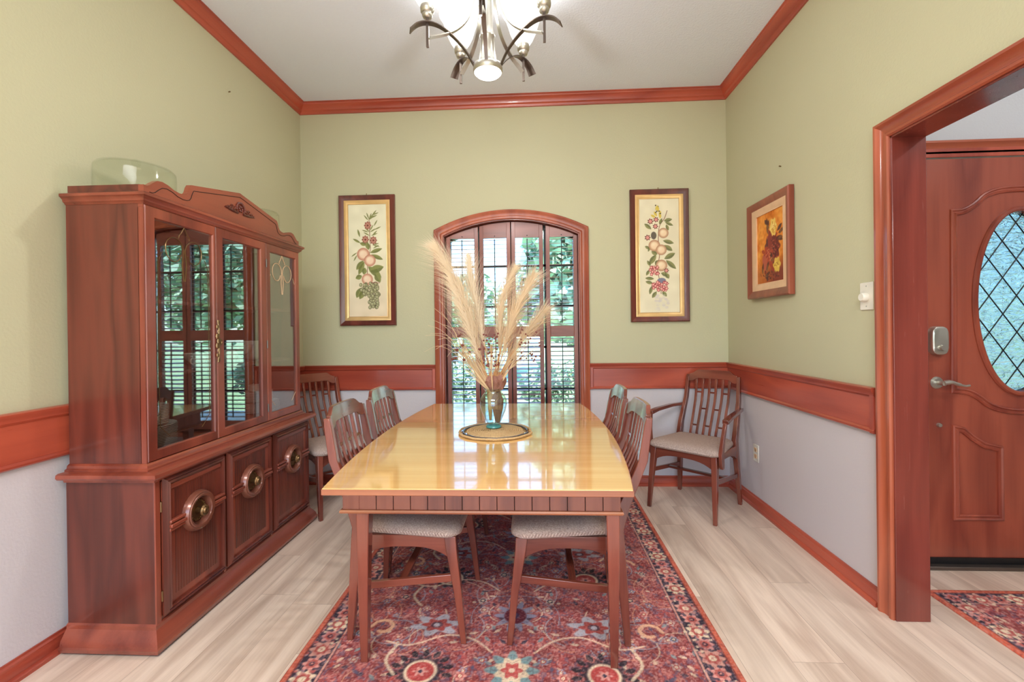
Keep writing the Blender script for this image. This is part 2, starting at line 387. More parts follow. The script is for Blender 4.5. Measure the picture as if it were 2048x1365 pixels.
def tag(o, label=None, cat=None, group=None, kind=None):
    if label: o['label'] = label
    if cat: o['category'] = cat
    if group: o['group'] = group
    if kind: o['kind'] = kind
    return o
def thing(name, loc, label, cat, group=None, rz=0):
    o = bpy.data.objects.new(name, None); col.objects.link(o); o.location = loc; o.rotation_euler.z = rz; o.empty_display_size = .1
    return tag(o, label, cat, group)
def struct(o): o['kind'] = 'structure'; return o
def dup(src, loc=None, rz=None, label=None, parent=None):
    c = src.copy(); col.objects.link(c)
    if parent: c.parent = parent
    else:
        if loc is not None: c.location = loc
        if rz is not None: c.rotation_euler.z = rz
        if label: c['label'] = label
    for ch in list(src.children): dup(ch, parent=c)
    return c
def gset(o, name):
    e = o
    return e

def mitre_rings(path, prof, N, closed=False):
    """profile (u, v): u across the path (N x T), v along N"""
    P = [Vector(p) for p in path]; N = Vector(N); m = len(P); rings = []
    for i in range(m):
        if closed: a, b = P[i-1], P[(i+1) % m]
        else: a, b = P[max(i-1, 0)], P[min(i+1, m-1)]
        t0 = (P[i]-a).normalized() if (P[i]-a).length > 0 else (b-P[i]).normalized()
        t1 = (b-P[i]).normalized() if (b-P[i]).length > 0 else t0
        s0, s1 = N.cross(t0), N.cross(t1); sm = s0+s1; sm.normalize(); k = 1/max(.2, sm.dot(s0))
        rings.append([P[i]+sm*(u*k)+N*v for u, v in prof])
    return rings

# ------------------------------------------------------------------ room shell
def quad_wall(name, pts_boxes, mat):
    b = MB()
    for bx in pts_boxes: b.box(*bx)
    return struct(b.build(name, mat, smooth=0))
b = MB().box(XL-.2, ENX+.2, YF-.2, YB+.2, -.12, 0); struct(b.build('floor', M['floor'], smooth=0))
b = MB().box(XL-.2, ENX+.2, YF-.2, YB+.2, ZC, ZC+.12); struct(b.build('ceiling', M['ceil'], smooth=0))
quad_wall('wall_left', [(XL-.15, XL, YF-.15, YB+.15, 0, ZC)], M['wall'])

# back wall with the arched window opening
def arch_pts(hw, zs, rise, n=24, z0=None, xc=WXC):
    R = (hw*hw+rise*rise)/(2*rise); zc = zs+rise-R; a0 = math.asin(hw/R)
    return [(xc+R*math.sin(-a0+2*a0*i/n), zc+R*math.cos(-a0+2*a0*i/n)) for i in range(n+1)]
T = .16
b = MB()
b.box(XL, WXC-WHW, YB, YB+T, 0, ZC); b.box(WXC+WHW, XR+.12, YB, YB+T, 0, ZC); b.box(WXC-WHW, WXC+WHW, YB, YB+T, 0, WZ0)
ap = arch_pts(WHW, WZS, WRISE)
for (x0, z0), (x1, z1) in zip(ap[:-1], ap[1:]):
    b.add([(x0, YB, z0), (x1, YB, z1), (x1, YB, ZC), (x0, YB, ZC), (x0, YB+T, z0), (x1, YB+T, z1), (x1, YB+T, ZC), (x0, YB+T, ZC)],
          [(0, 1, 2, 3), (7, 6, 5, 4), (0, 4, 5, 1)])
struct(b.build('wall_back', M['wall'], smooth=0))
# right wall with the wide cased opening to the entry hall
OY1, OY0, OZ = 1.962, .30, 2.02            # opening: far jamb, near jamb, head height
quad_wall('wall_right', [(XR, XR+.12, OY1, YB, 0, ZC), (XR, XR+.12, YF, OY0, 0, ZC), (XR, XR+.12, OY0, OY1, OZ, ZC)], M['wall'])
# wall behind the camera; fill daylight enters by an added patio opening
quad_wall('wall_front', [(XL, -1.6, YF-.12, YF, 0, ZC), (1.2, ENX, YF-.12, YF, 0, ZC), (-1.6, 1.2, YF-.12, YF, 2.2, ZC)], M['wall'])
# entry hall
DX0, DX1, DZ = 1.962, 2.885, 2.06
quad_wall('wall_entry_back', [(XR+.12, DX0-.05, END, END+.14, 0, ZC), (DX1+.05, ENX, END, END+.14, 0, ZC), (DX0-.05, DX1+.05, END, END+.14, DZ+.04, ZC)], M['wall_e'])
quad_wall('wall_entry_right', [(ENX, ENX+.15, YF, END+.14, 0, ZC)], M['wall_e'])

# crown moulding, one run around the dining room
CP = [(0, -.075), (.012, -.075), (.015, -.062), (.022, -.055), (.03, -.052), (.034, -.042), (.05, -.024), (.06, -.018), (.063, -.008), (.071, -.006), (.071, 0), (0, 0)]
room = [(XL, YF, ZC), (XL, YB, ZC), (XR, YB, ZC), (XR, YF, ZC)]
def run(name, path, prof, mat, N=(0, 0, 1), flip=-1):
    """one mesh per straight piece, mitred at the corners"""
    rings = mitre_rings(path, [(flip*u, v) for u, v in prof], N); out = []
    for i in range(len(path)-1):
        b = MB(); b.loft([rings[i], rings[i+1]]); out.append(b)
    return out
for k, (b, a) in enumerate(zip(run('t', room, CP, None), 'YXY')):
    struct(b.build('trim_%d' % (k+1), M['trim'][a]))
# baseboards (with shoe moulding)
BP = [(0, 0), (.026, 0), (.026, .012), (.02, .019), (.014, .021), (.014, .05), (.011, .056), (.012, .064), (.006, .07), (.005, .078), (0, .078)]
def basepath(name, path, ax):
    b = run('b', path, BP, None); 
    for q, a, n in zip(b, ax, name): struct(q.build(n, M['trim'][a]))
basepath(['baseboard_left', 'baseboard_back', 'baseboard_right'], [(XL, YF, 0), (XL, YB, 0), (XR, YB, 0), (XR, OY1+.075, 0)], 'YXY')
# chair rail: flat board with a cap moulding on top, a bead at the bottom, and returns at the ends
RZ0, RZ1 = .752, .954
def rail_seg(name, p0, p1, ax, ends=(0, 0), mit=(1, 1)):
    """p0 -> p1 on the wall line; the room is on the right-hand side of travel"""
    p0, p1 = Vector(p0), Vector(p1); t = (p1-p0).normalized(); N = Vector((0, 0, 1)); s_ = t.cross(N)   # right of travel
    root = None
    board = MB(); cap = [(0, -.042), (.014, -.042), (.02, -.034), (.02, -.026), (.028, -.014), (.03, -.004), (.024, 0), (0, 0)]
    low = [(0, 0), (.012, 0), (.02, .006), (.021, .014), (.014, .022), (0, .022)]
    def seg(prof, z):
        r = []
        for P, e, m, sg in ((p0, ends[0], mit[0], 1), (p1, ends[1], mit[1], -1)):
            r.append([P+s_*u+t*(sg*u if m else 0)+N*(z+v) for u, v in prof])
        return r
    board.loft(seg([(0, 0), (.011, 0), (.011, RZ1-RZ0-.01), (0, RZ1-RZ0-.01)], RZ0))
    o = struct(board.build(name, M['trim'][ax]))
    MB().loft(seg(cap, RZ1)).build('cap_moulding', M['trim'][ax], o)
    MB().loft(seg(low, RZ0)).build('bead_moulding', M['trim'][ax], o)
    for P, e, sg in ((p0, ends[0], 1), (p1, ends[1], -1)):
        if e:
            a = P+t*(sg*.0)+N*(RZ0+.0); 
            b = MB(); q = [P+N*RZ0, P+t*(sg*.03)+N*RZ0, P+t*(sg*.03)+N*(RZ1-.004), P+N*(RZ1-.004)]
            rings = [[p+s_*.010 for p in q], [q[0]+s_*.019+t*sg*.004, q[1]+s_*.019-t*sg*.006, q[2]+s_*.019-t*sg*.006, q[3]+s_*.019+t*sg*.004]]
            b.loft(rings); b.build('end_moulding', M['trim']['Z'], o)
    return o
CW = .066                                     # casing width
rail_seg('trim_4', (XL, YF, 0), (XL, YB, 0), 'Y', mit=(0, 1))
rail_seg('trim_5', (XL, YB, 0), (WXC-WHW-CW, YB, 0), 'X', ends=(0, 1), mit=(1, 0))
rail_seg('trim_6', (WXC+WHW+CW, YB, 0), (XR, YB, 0), 'X', ends=(1, 0), mit=(0, 1))
rail_seg('trim_7', (XR, YB, 0), (XR, OY1+.082, 0), 'Y', ends=(0, 1), mit=(1, 0))

# casing of the wide opening
KP = [(0, 0), (0, .014), (.006, .02), (.016, .02), (.02, .015), (.03, .013), (.046, .015), (.054, .021), (.06, .027), (.07, .027), (.074, .02), (.074, 0)]
def casing(name, path, N, mats, parent=None, prof=KP, wid=1, flip=1):
    rings = mitre_rings(path, [(flip*u*wid, v) for u, v in prof], N)
    objs = []
    for i in range(len(path)-1):
        o = MB().loft([rings[i], rings[i+1]]).build(name, mats[i], parent); objs.append(o)
    return objs
jb = MB(); jb.box(XR-.008, XR+.128, OY1-.02, OY1+.001, 0, OZ); jb.box(XR-.008, XR+.128, OY0-.001, OY0+.02, 0, OZ); jb.box(XR-.008, XR+.128, OY0, OY1, OZ-.02, OZ+.001)
opening = struct(jb.build('trim_8', M['jamb'], bevel=.002))
opening['label'] = 'polished cherry jamb of the wide doorway to the entry'
opath = [(XR, OY1-.012, 0), (XR, OY1-.012, OZ-.012), (XR, OY0+.012, OZ-.012), (XR, OY0+.012, 0)]
casing('casing_board', opath, (-1, 0, 0), [M['casing']['Z'], M['casing']['Y'], M['casing']['Z']], opening, flip=1)

# ------------------------------------------------------------------ arched window
win = struct(thing('window_1', (WXC, YB, WZ0), 'arched window in the back wall with cherry casing', None))
def wl_(p): return (p[0]-WXC, p[1]-YB, p[2]-WZ0)
path = [(WXC-WHW, YB, WZ0)]+[(x, YB, z) for x, z in arch_pts(WHW, WZS, WRISE)]+[(WXC+WHW, YB, WZ0)]
WP = [(-.004, 0), (-.004, .012), (.004, .016), (.014, .016), (.02, .012), (.04, .014), (.05, .022), (.06, .026), (CW, .024), (CW, 0)]
rings = mitre_rings(path, WP, (0, -1, 0))
MB().loft([[wl_(p) for p in r] for r in rings]).build('window_casing', M['casing']['Z'], win)
# wooden reveal lining
rv = MB(); lp = [(-.0, 0), (-.0, -.155), (-.012, -.155), (-.012, 0)]
MB().loft([[wl_(p) for p in r] for r in mitre_rings(path, lp, (0, -1, 0))]).build('reveal_lining', M['shut']['Z'], win)
MB().box(-WHW-.1, WHW+.1, -.05, .155, -.03, 0).build('window_stool', M['casing']['X'], win, bevel=.004)
# sash with muntins
sf = MB(); SY = .125
rr = mitre_rings(path, [(-.012, -.10), (-.045, -.10), (-.045, -.14), (-.012, -.14)], (0, -1, 0)); sf.loft([[wl_(p) for p in r] for r in rr])
sf.box(-WHW+.01, WHW-.01, .10, .14, 0, .05)
sf.build('sash_frame', M['black'], win)
mu = MB()
for x in (-.27, 0, .27): mu.box(x-.008, x+.008, .113, .127, .05, WZS-WZ0+.08)
for z in (.32, .66, .99, 1.32): mu.box(-WHW+.04, WHW-.04, .113, .127, z-.009, z+.009)
mu.build('muntins', M['black'], win)
gp = arch_pts(WHW-.02, WZS, WRISE-.01)
poly = [(WXC-WHW+.02, WZ0+.02)]+gp+[(WXC+WHW-.02, WZ0+.02)]
MB().prism(poly, lambda u, v, d: (u-WXC, d, v-WZ0), .118, .122).build('pane', M['glass'], win, smooth=0)

# bifold shutters, four arched panels
Rw = ((WHW-.016)**2+WRISE**2)/(2*WRISE)
def arch_z(x, drop=.018):
    R = (WHW*WHW+WRISE*WRISE)/(2*WRISE); return WZS+WRISE-R+math.sqrt(R*R-(x-WXC)**2)-drop
panels = [(-.700, -.444, 2.0, 0), (-.434, -.184, -2.0, 1), (-.178, .074, 2.2, 0), (.096, .345, -1.5, 1)]
plabels = ['folding louvered shutter panel filling the far left of the arched window', 'folding louvered shutter panel just behind the tallest pampas plumes',
           'folding louvered shutter panel right of the window centre, behind the short plumes', 'folding louvered shutter panel at the right edge of the arched window, fully in view']
for (x0, x1, ang, side), lab in zip(panels, plabels):
    root = thing('window_shutter', ((x0+x1)/2, YB+.055, WZ0+.012), lab, 'shutter', 'bifold shutters in the arched window', math.radians(ang))
    cx = (x0+x1)/2; hw = (x1-x0)/2; st = .032; z0 = WZ0+.012; t = .011
    fr = MB()
    for s0, s1 in ((-hw, -hw+st), (hw-st, hw)):
        fr.add([(s0, -t, 0), (s1, -t, 0), (s1, -t, arch_z(cx+s1)-z0), (s0, -t, arch_z(cx+s0)-z0), (s0, t, 0), (s1, t, 0), (s1, t, arch_z(cx+s1)-z0), (s0, t, arch_z(cx+s0)-z0)],
               [(0, 1, 2, 3), (7, 6, 5, 4), (0, 4, 5, 1), (1, 5, 6, 2), (2, 6, 7, 3), (3, 7, 4, 0)])
    fr.build('stile_pair', M['shut']['Z'], root, bevel=.002)
    rl = MB(); n = 8
    for i in range(n):
        a = -hw+st+(2*hw-2*st)*i/n; c = -hw+st+(2*hw-2*st)*(i+1)/n
        rl.add([(a, -t, 1.957-z0), (c, -t, 1.957-z0), (c, -t, arch_z(cx+c)-z0), (a, -t, arch_z(cx+a)-z0), (a, t, 1.957-z0), (c, t, 1.957-z0), (c, t, arch_z(cx+c)-z0), (a, t, arch_z(cx+a)-z0)],
               [(0, 1, 2, 3), (7, 6, 5, 4), (0, 4, 5, 1), (2, 6, 7, 3)])
    rl.build('top_rail', M['shut']['X'], root, smooth=0)
    MB().box(-hw+st, hw-st, -t, t, 1.165-z0, 1.25-z0).build('middle_rail', M['shut']['X'], root, bevel=.002)
    MB().box(-hw+st, hw-st, -t, t, 0, .07).build('bottom_rail', M['shut']['X'], root, bevel=.002)
    tilt = math.radians([4, 7, 12, 6][panels.index((x0, x1, ang, side))])
    for za, zb in ((.085, 1.165-z0), (1.25-z0, 1.957-z0)):
        k = int(round((zb-za)/.0335)); sl = MB()
        for i in range(k):
            z = za+(i+.5)*(zb-za)/k; w = .0165; dz = w*math.sin(tilt); dy = w*math.cos(tilt)
            sl.add([(-hw+st-.003, -dy, z-dz-.0016), (-hw+st-.003, dy, z+dz-.0016), (-hw+st-.003, dy, z+dz+.0016), (-hw+st-.003, -dy, z-dz+.0016),
                    (hw-st+.003, -dy, z-dz-.0016), (hw-st+.003, dy, z+dz-.0016), (hw-st+.003, dy, z+dz+.0016), (hw-st+.003, -dy, z-dz+.0016)],
                   [(0, 1, 2, 3), (7, 6, 5, 4), (0, 4, 5, 1), (1, 5, 6, 2), (2, 6, 7, 3), (3, 7, 4, 0)])
        sl.build('louver_slats', M['slat'], root, smooth=0)
    for za, zb in ((.10, 1.15-z0), (1.27-z0, 1.945-z0)):
        MB().box(-.0035, .0035, -.026, -.018, za, zb).build('tilt_rod', M['black'], root)  # near-black colour stands in for the rods being backlit
    MB().ball((0, -.014, 1.972-z0), .004).build('rod_catch', M['black'], root)

# ------------------------------------------------------------------ outside
GZ = -.25
o = struct(MB().box(-40, 40, YB+.4, 60, GZ-.1, GZ).build('lawn', M['lawn'], smooth=0)); o['kind'] = 'stuff'; tag(o, 'green lawn outside beyond the window', 'lawn')
o = MB().box(-9, 9, YB+1.6, YB+4.6, GZ, GZ+.02).build('driveway', M['concrete'], smooth=0); tag(o, 'pale concrete drive crossing the lawn outside', 'driveway', kind='structure')
def tree(name, x, y, h, rad, lab, group, mat='leaf', trunk=True, n=2600, ls=.14, low=False):
    root = thing(name, (x, y, GZ), lab, 'tree' if trunk else 'shrub', group)
    if trunk: MB().tube([(0, 0, .04), (.05, 0, h*.3), (-.03, .04, h*.62)], [rad*.09, rad*.07, rad*.04], 8).build('trunk', M['bark'], root)
    b = MB(); R = random.Random(int(x*100+y*7)); zc = (h*.5 if low else h-rad*.8) if trunk else h*.5; clumps = []
    for i in range(30 if low else 14):
        a = R.random()*2*PI; e = R.uniform(-.8, 1); rr = rad*R.uniform(.35, .75)
        clumps.append((rr*math.cos(a)*math.cos(e), rr*math.sin(a)*math.cos(e), zc+rr*math.sin(e)*(.9 if trunk and not low else h/rad*.45)))
    for i in range(n):
        c = R.choice(clumps); d = Vector((R.gauss(0, 1), R.gauss(0, 1), R.gauss(0, 1))).normalized()*rad*.42*R.random()**.4
        p = Vector(c)+d
        zm = .45 if trunk else .13
        if p.z < zm: p.z = zm+R.random()*.15
        u = Vector((R.gauss(0, 1), R.gauss(0, 1), R.gauss(0, .6))).normalized(); w = u.cross(Vector((R.gauss(0, 1), R.gauss(0, 1), R.gauss(0, 1)))).normalized()
        L = ls*R.uniform(.6, 1.3); b.add([p-u*L, p+w*L*.5, p+u*L, p-w*L*.5], [(0, 1, 2, 3)])
    b.build('crown' if trunk else 'foliage', M[mat], root, smooth=0)
    return root
o = MB().box(-9, 9, YF-9, YF-.15, -.16, -.06).build('bounce_patio', M['concrete'], smooth=0); struct(o)  # unseen pale slab added to bounce sunlight up to the ceiling
TG = 'garden trees beyond the window'
tree('garden_tree', 1.35, 12.5, 5.6, 2.3, 'broad green tree filling the view through the right-hand shutter panels', TG, n=8500, ls=.22, low=True)
tree('garden_tree', 6.6, 15.0, 7.0, 3.0, 'green tree far across the lawn, furthest right beyond the window', TG, n=4200, ls=.22, low=True)
tree('garden_tree', -3.2, 17.5, 3.6, 2.4, 'small green tree far across the lawn behind the tall plumes', TG, n=4200, ls=.2, low=True)
tree('garden_tree', -9.0, 18.0, 4.4, 2.8, 'green tree far across the lawn, furthest left beyond the window', TG, n=4200, ls=.22, low=True)
for x, y, h, r, lab in ((.35, 6.6, 1.15, .55, 'low leafy shrub outside, seen low behind the vase'), (1.5, 7.4, 1.25, .6, 'low leafy shrub outside at the window right edge'), (-1.2, 7.6, 1.1, .5, 'low leafy shrub outside at the window left edge')):
    tree('garden_shrub', x, y, h, r, lab, 'garden shrubs beyond the window', 'leaf2', False, 1500, .06)
for n_, bx in (('porch_roof', (1.6, 5.2, END+.2, 6.2, 2.5, 2.62)), ('porch_floor', (1.7, 5.0, END+.2, 6.0, -.2, -.02))):
    struct(MB().box(*bx).build(n_, M['brick'] if n_ == 'porch_roof' else M['concrete'], smooth=0))
tree('sky_block_shrub', 3.1, 5.1, 2.3, .9, 'leafy shrub added outside the entry door glass to block the sky', None, 'leaf2', False, 1600, .08)  # added with the roof to block bright sky behind the door glass

# ------------------------------------------------------------------ entry door
door = struct(thing('door_1', (DX0+.01, END, 0), 'carved wooden entry door with an oval leaded glass', None))
DW = DX1-DX0-.02; dz0, dz1 = .02, DZ
ocx, ocz, orx, orz = 2.428-(DX0+.01), 1.337, .207, .451
FY = -.012; BY = .035                               # door front plane and back
slab = MB(); n = 72; inner, outer = [], []
for k in range(n):
    a = 2*PI*k/n; c, s_ = math.cos(a), math.sin(a); inner.append((ocx+orx*c, ocz+orz*s_))
    dx = (DW-ocx) if c > 0 else ocx; tx = dx/abs(c) if abs(c) > 1e-6 else 1e9
    dzv = (dz1-ocz) if s_ > 0 else (ocz-dz0); tz = dzv/abs(s_) if abs(s_) > 1e-6 else 1e9
    q = min(tx, tz); outer.append((ocx+q*c, ocz+q*s_))
# snap the nearest ring points onto the corners
for cxz in ((0, dz0), (DW, dz0), (DW, dz1), (0, dz1)):
    k = min(range(n), key=lambda i: (outer[i][0]-cxz[0])**2+(outer[i][1]-cxz[1])**2); outer[k] = cxz
slab.loft([[(x, FY, z) for x, z in inner], [(x, FY, z) for x, z in outer], [(x, BY, z) for x, z in outer], [(x, BY, z) for x, z in inner], [(x, FY, z) for x, z in inner]], cap=False)
slab.build('door_slab', M['door']['Z'], door, smooth=30)
# darker bottom rail and horizontal-grained rails laid as separate boards
mo = MB().lathe([(1, 0)], n=4)
def ring_prof(path, prof, N=(0, -1, 0), closed=True):
    r = mitre_rings(path, prof, N, closed)
    if closed: r = r+[r[0]]
    return r
ov = [(ocx+orx*math.cos(2*PI*k/n), FY, ocz+orz*math.sin(2*PI*k/n)) for k in range(n)]
MB().loft(ring_prof(ov, [(-.0, -.01), (-.0, .010), (-.008, .014), (-.018, .012), (-.024, .004), (-.024, 0)]), cap=False).build('glass_bead', M['door']['Z'], door)
MB().prism([(ocx+(orx+.004)*math.cos(2*PI*k/n), ocz+(orz+.004)*math.sin(2*PI*k/n)) for k in range(n)], lambda u, v, d: (u, d, v), .008, .014).build('leaded_glass', M['texglass'], door, smooth=0)
came = MB(); sl_ = .092/.066
for sg in (-1, 1):
    for k in range(-14, 15):
        # line z = sl*sg*(x) + k*.184 ; intersect with the ellipse
        cc = k*.184+.03; A = 1/orx**2+(sl_*sg)**2/orz**2; B = 2*sl_*sg*cc/orz**2; C = cc*cc/orz**2-1; D = B*B-4*A*C
        if D > 0:
            xs = [(-B-math.sqrt(D))/(2*A), (-B+math.sqrt(D))/(2*A)]
            came.tube([(ocx+x, .004, ocz+sl_*sg*x+cc) for x in xs], .0028, 6)
came.build('lead_came', M['black'], door)
def smooth_path(pts, n=8):
    out = []; P = [Vector(p) for p in pts]
    for i in range(len(P)-1):
        p0, p1, p2, p3 = P[max(i-1, 0)], P[i], P[i+1], P[min(i+2, len(P)-1)]
        for k in range(n):
            t = k/n; out.append(.5*((2*p1)+(p2-p0)*t+(2*p0-5*p1+4*p2-p3)*t*t+(3*p1-p0-3*p2+p3)*t**3))
    out.append(P[-1]); return out
def dpt(x, z): return (x-(DX0+.01), FY, z)
MP = [(-.016, 0), (-.014, .007), (-.008, .010), (-.003, .004), (.003, .004), (.008, .009), (.014, .006), (.016, 0)]
# large shaped panel around the oval (mirrored about the door centre)
Lh = [(2.112, 1.79), (2.16, 1.795), (2.215, 1.825), (2.27, 1.872), (2.34, 1.895), (2.428, 1.90)]
Lb = [(2.428, .785), (2.35, .792), (2.28, .815), (2.22, .86), (2.17, .885), (2.105, .892)]
mir = lambda pts: [(2*2.428-x, z) for x, z in pts][::-1]
top = smooth_path([dpt(*p) for p in Lh]+[dpt(*p) for p in mir(Lh)[1:]], 5)
bot = smooth_path([dpt(*p) for p in mir(Lb)]+[dpt(*p) for p in Lb[1:]], 5)
big = top+bot
MB().loft(ring_prof(big, MP), cap=False).build('shaped_panel_moulding', M['door']['Z'], door)
for sgn, nm in ((0, 'l'), (1, 'r')):
    Q = [(2.112, .70), (2.15, .692), (2.19, .655), (2.25, .615), (2.325, .598), (2.325, .252), (2.112, .252)]
    if sgn: Q = [(2*2.428-x, z) for x, z in Q][::-1]
    pth = [dpt(*p) for p in Q]
    po = MB().loft(ring_prof(pth, MP), cap=False).build('lower_panel_moulding', M['door']['Z'], door)
MB().box(0, DW, -.02, FY, .02, .05).build('door_sweep', M['black'], door)
# jamb and casing
jm = MB(); jm.box(-.058, -.004, -.02, .12, 0, DZ+.05); jm.box(DW+.004, DW+.058, -.02, .12, 0, DZ+.05); jm.box(-.058, DW+.058, -.02, .12, DZ+.006, DZ+.05)
jm.build('door_jamb', M['trim']['Z'], door, bevel=.002)
cpth = [(-.03, 0, 0), (-.03, 0, DZ+.018), (DW+.03, 0, DZ+.018), (DW+.03, 0, 0)]
casing('door_casing', cpth, (0, -1, 0), [M['casing']['Z'], M['casing']['X'], M['casing']['Z']], door, flip=1)
MB().box(-.05, DW+.05, -.05, .12, 0, .018).build('threshold', M['bronze'], door, bevel=.003)
# deadbolt, lever, small peg
db = MB(); pl = []
for k in range(28):
    a = 2*PI*k/28; c, s_ = math.cos(a), math.sin(a); pl.append((.040*math.copysign(abs(c)**.7, c), .072*math.copysign(abs(s_)**.45, s_)+(.0)))
lx = 2.022-(DX0+.01)
db.loft([[(lx+x*q, y, 1.145+z*q) for x, z in pl] for q, y in ((1, FY), (1, -.034), (.96, -.042), (.84, -.046))]).build('deadbolt', M['nickel'], door)
MB().lathe([(.0, -.058), (.012, -.058), (.014, -.052), (.014, -.044)], (lx, 0, 1.11), 16, 'Y').build('key_turn', M['nickel'], door)
lv = MB(); lv.lathe([(0, -.024), (.024, -.022), (.031, -.014), (.031, FY)], (lx+.003, 0, .932), 24, 'Y'); lv.lathe([(.011, -.058), (.011, -.02)], (lx+.003, 0, .932), 14, 'Y', True)
lv.tube(smooth_path([(lx-.004, -.06, .936), (lx+.03, -.062, .94), (lx+.06, -.06, .93), (lx+.1, -.055, .92), (lx+.125, -.052, .922)], 5), [.012]*5+[.009]*8+[.006]*8, 8)
lv.build('lever_handle', M['nickel'], door)
MB().lathe([(0, -.026), (.009, -.024), (.011, -.014), (.011, FY)], (lx+.01, 0, .718), 14, 'Y').build('door_peg', M['nickel'], door)
# fill lamp added out of the frame to brighten the entry hall
el = thing('added_fill_lamp', (2.7, .9, ZC), 'round fill lamp added out of view in the entry hall', 'fill lamp')
MB().lathe([(.17, 0), (.17, -.03), (.15, -.07), (.09, -.10), (0, -.11)], n=28).build('lamp_shade', M['shade'], el)
def point(name, loc, e, r=.03, c=(1, 1, .99)):
    d = bpy.data.lights.new(name, 'POINT'); d.energy = e; d.shadow_soft_size = r; d.color = c
    o_ = bpy.data.objects.new(name, d); col.objects.link(o_); o_.location = loc; return o_
point('entry_fill_light', (2.7, .9, ZC-.16), ENTRY_FILL, .08)
# second fill lamp, an unseen panel added behind the camera
dl = thing('added_fill_lamp', (-.2, -1.1, ZC), 'rectangular fill lamp panel added out of view behind the viewer', 'fill lamp')
MB().box(-1.05, 1.05, -.55, .55, -.04, 0).build('fill_lamp_housing', M['white_pl'], dl, bevel=.005)
dd = bpy.data.lights.new('fill_panel', 'AREA'); dd.shape = 'RECTANGLE'; dd.size = 2.0; dd.size_y = 1.0; dd.energy = FILL; dd.color = (.98, 1, 1.03)
do_ = bpy.data.objects.new('fill_panel', dd); col.objects.link(do_); do_.location = (-.2, -1.1, ZC-.045)

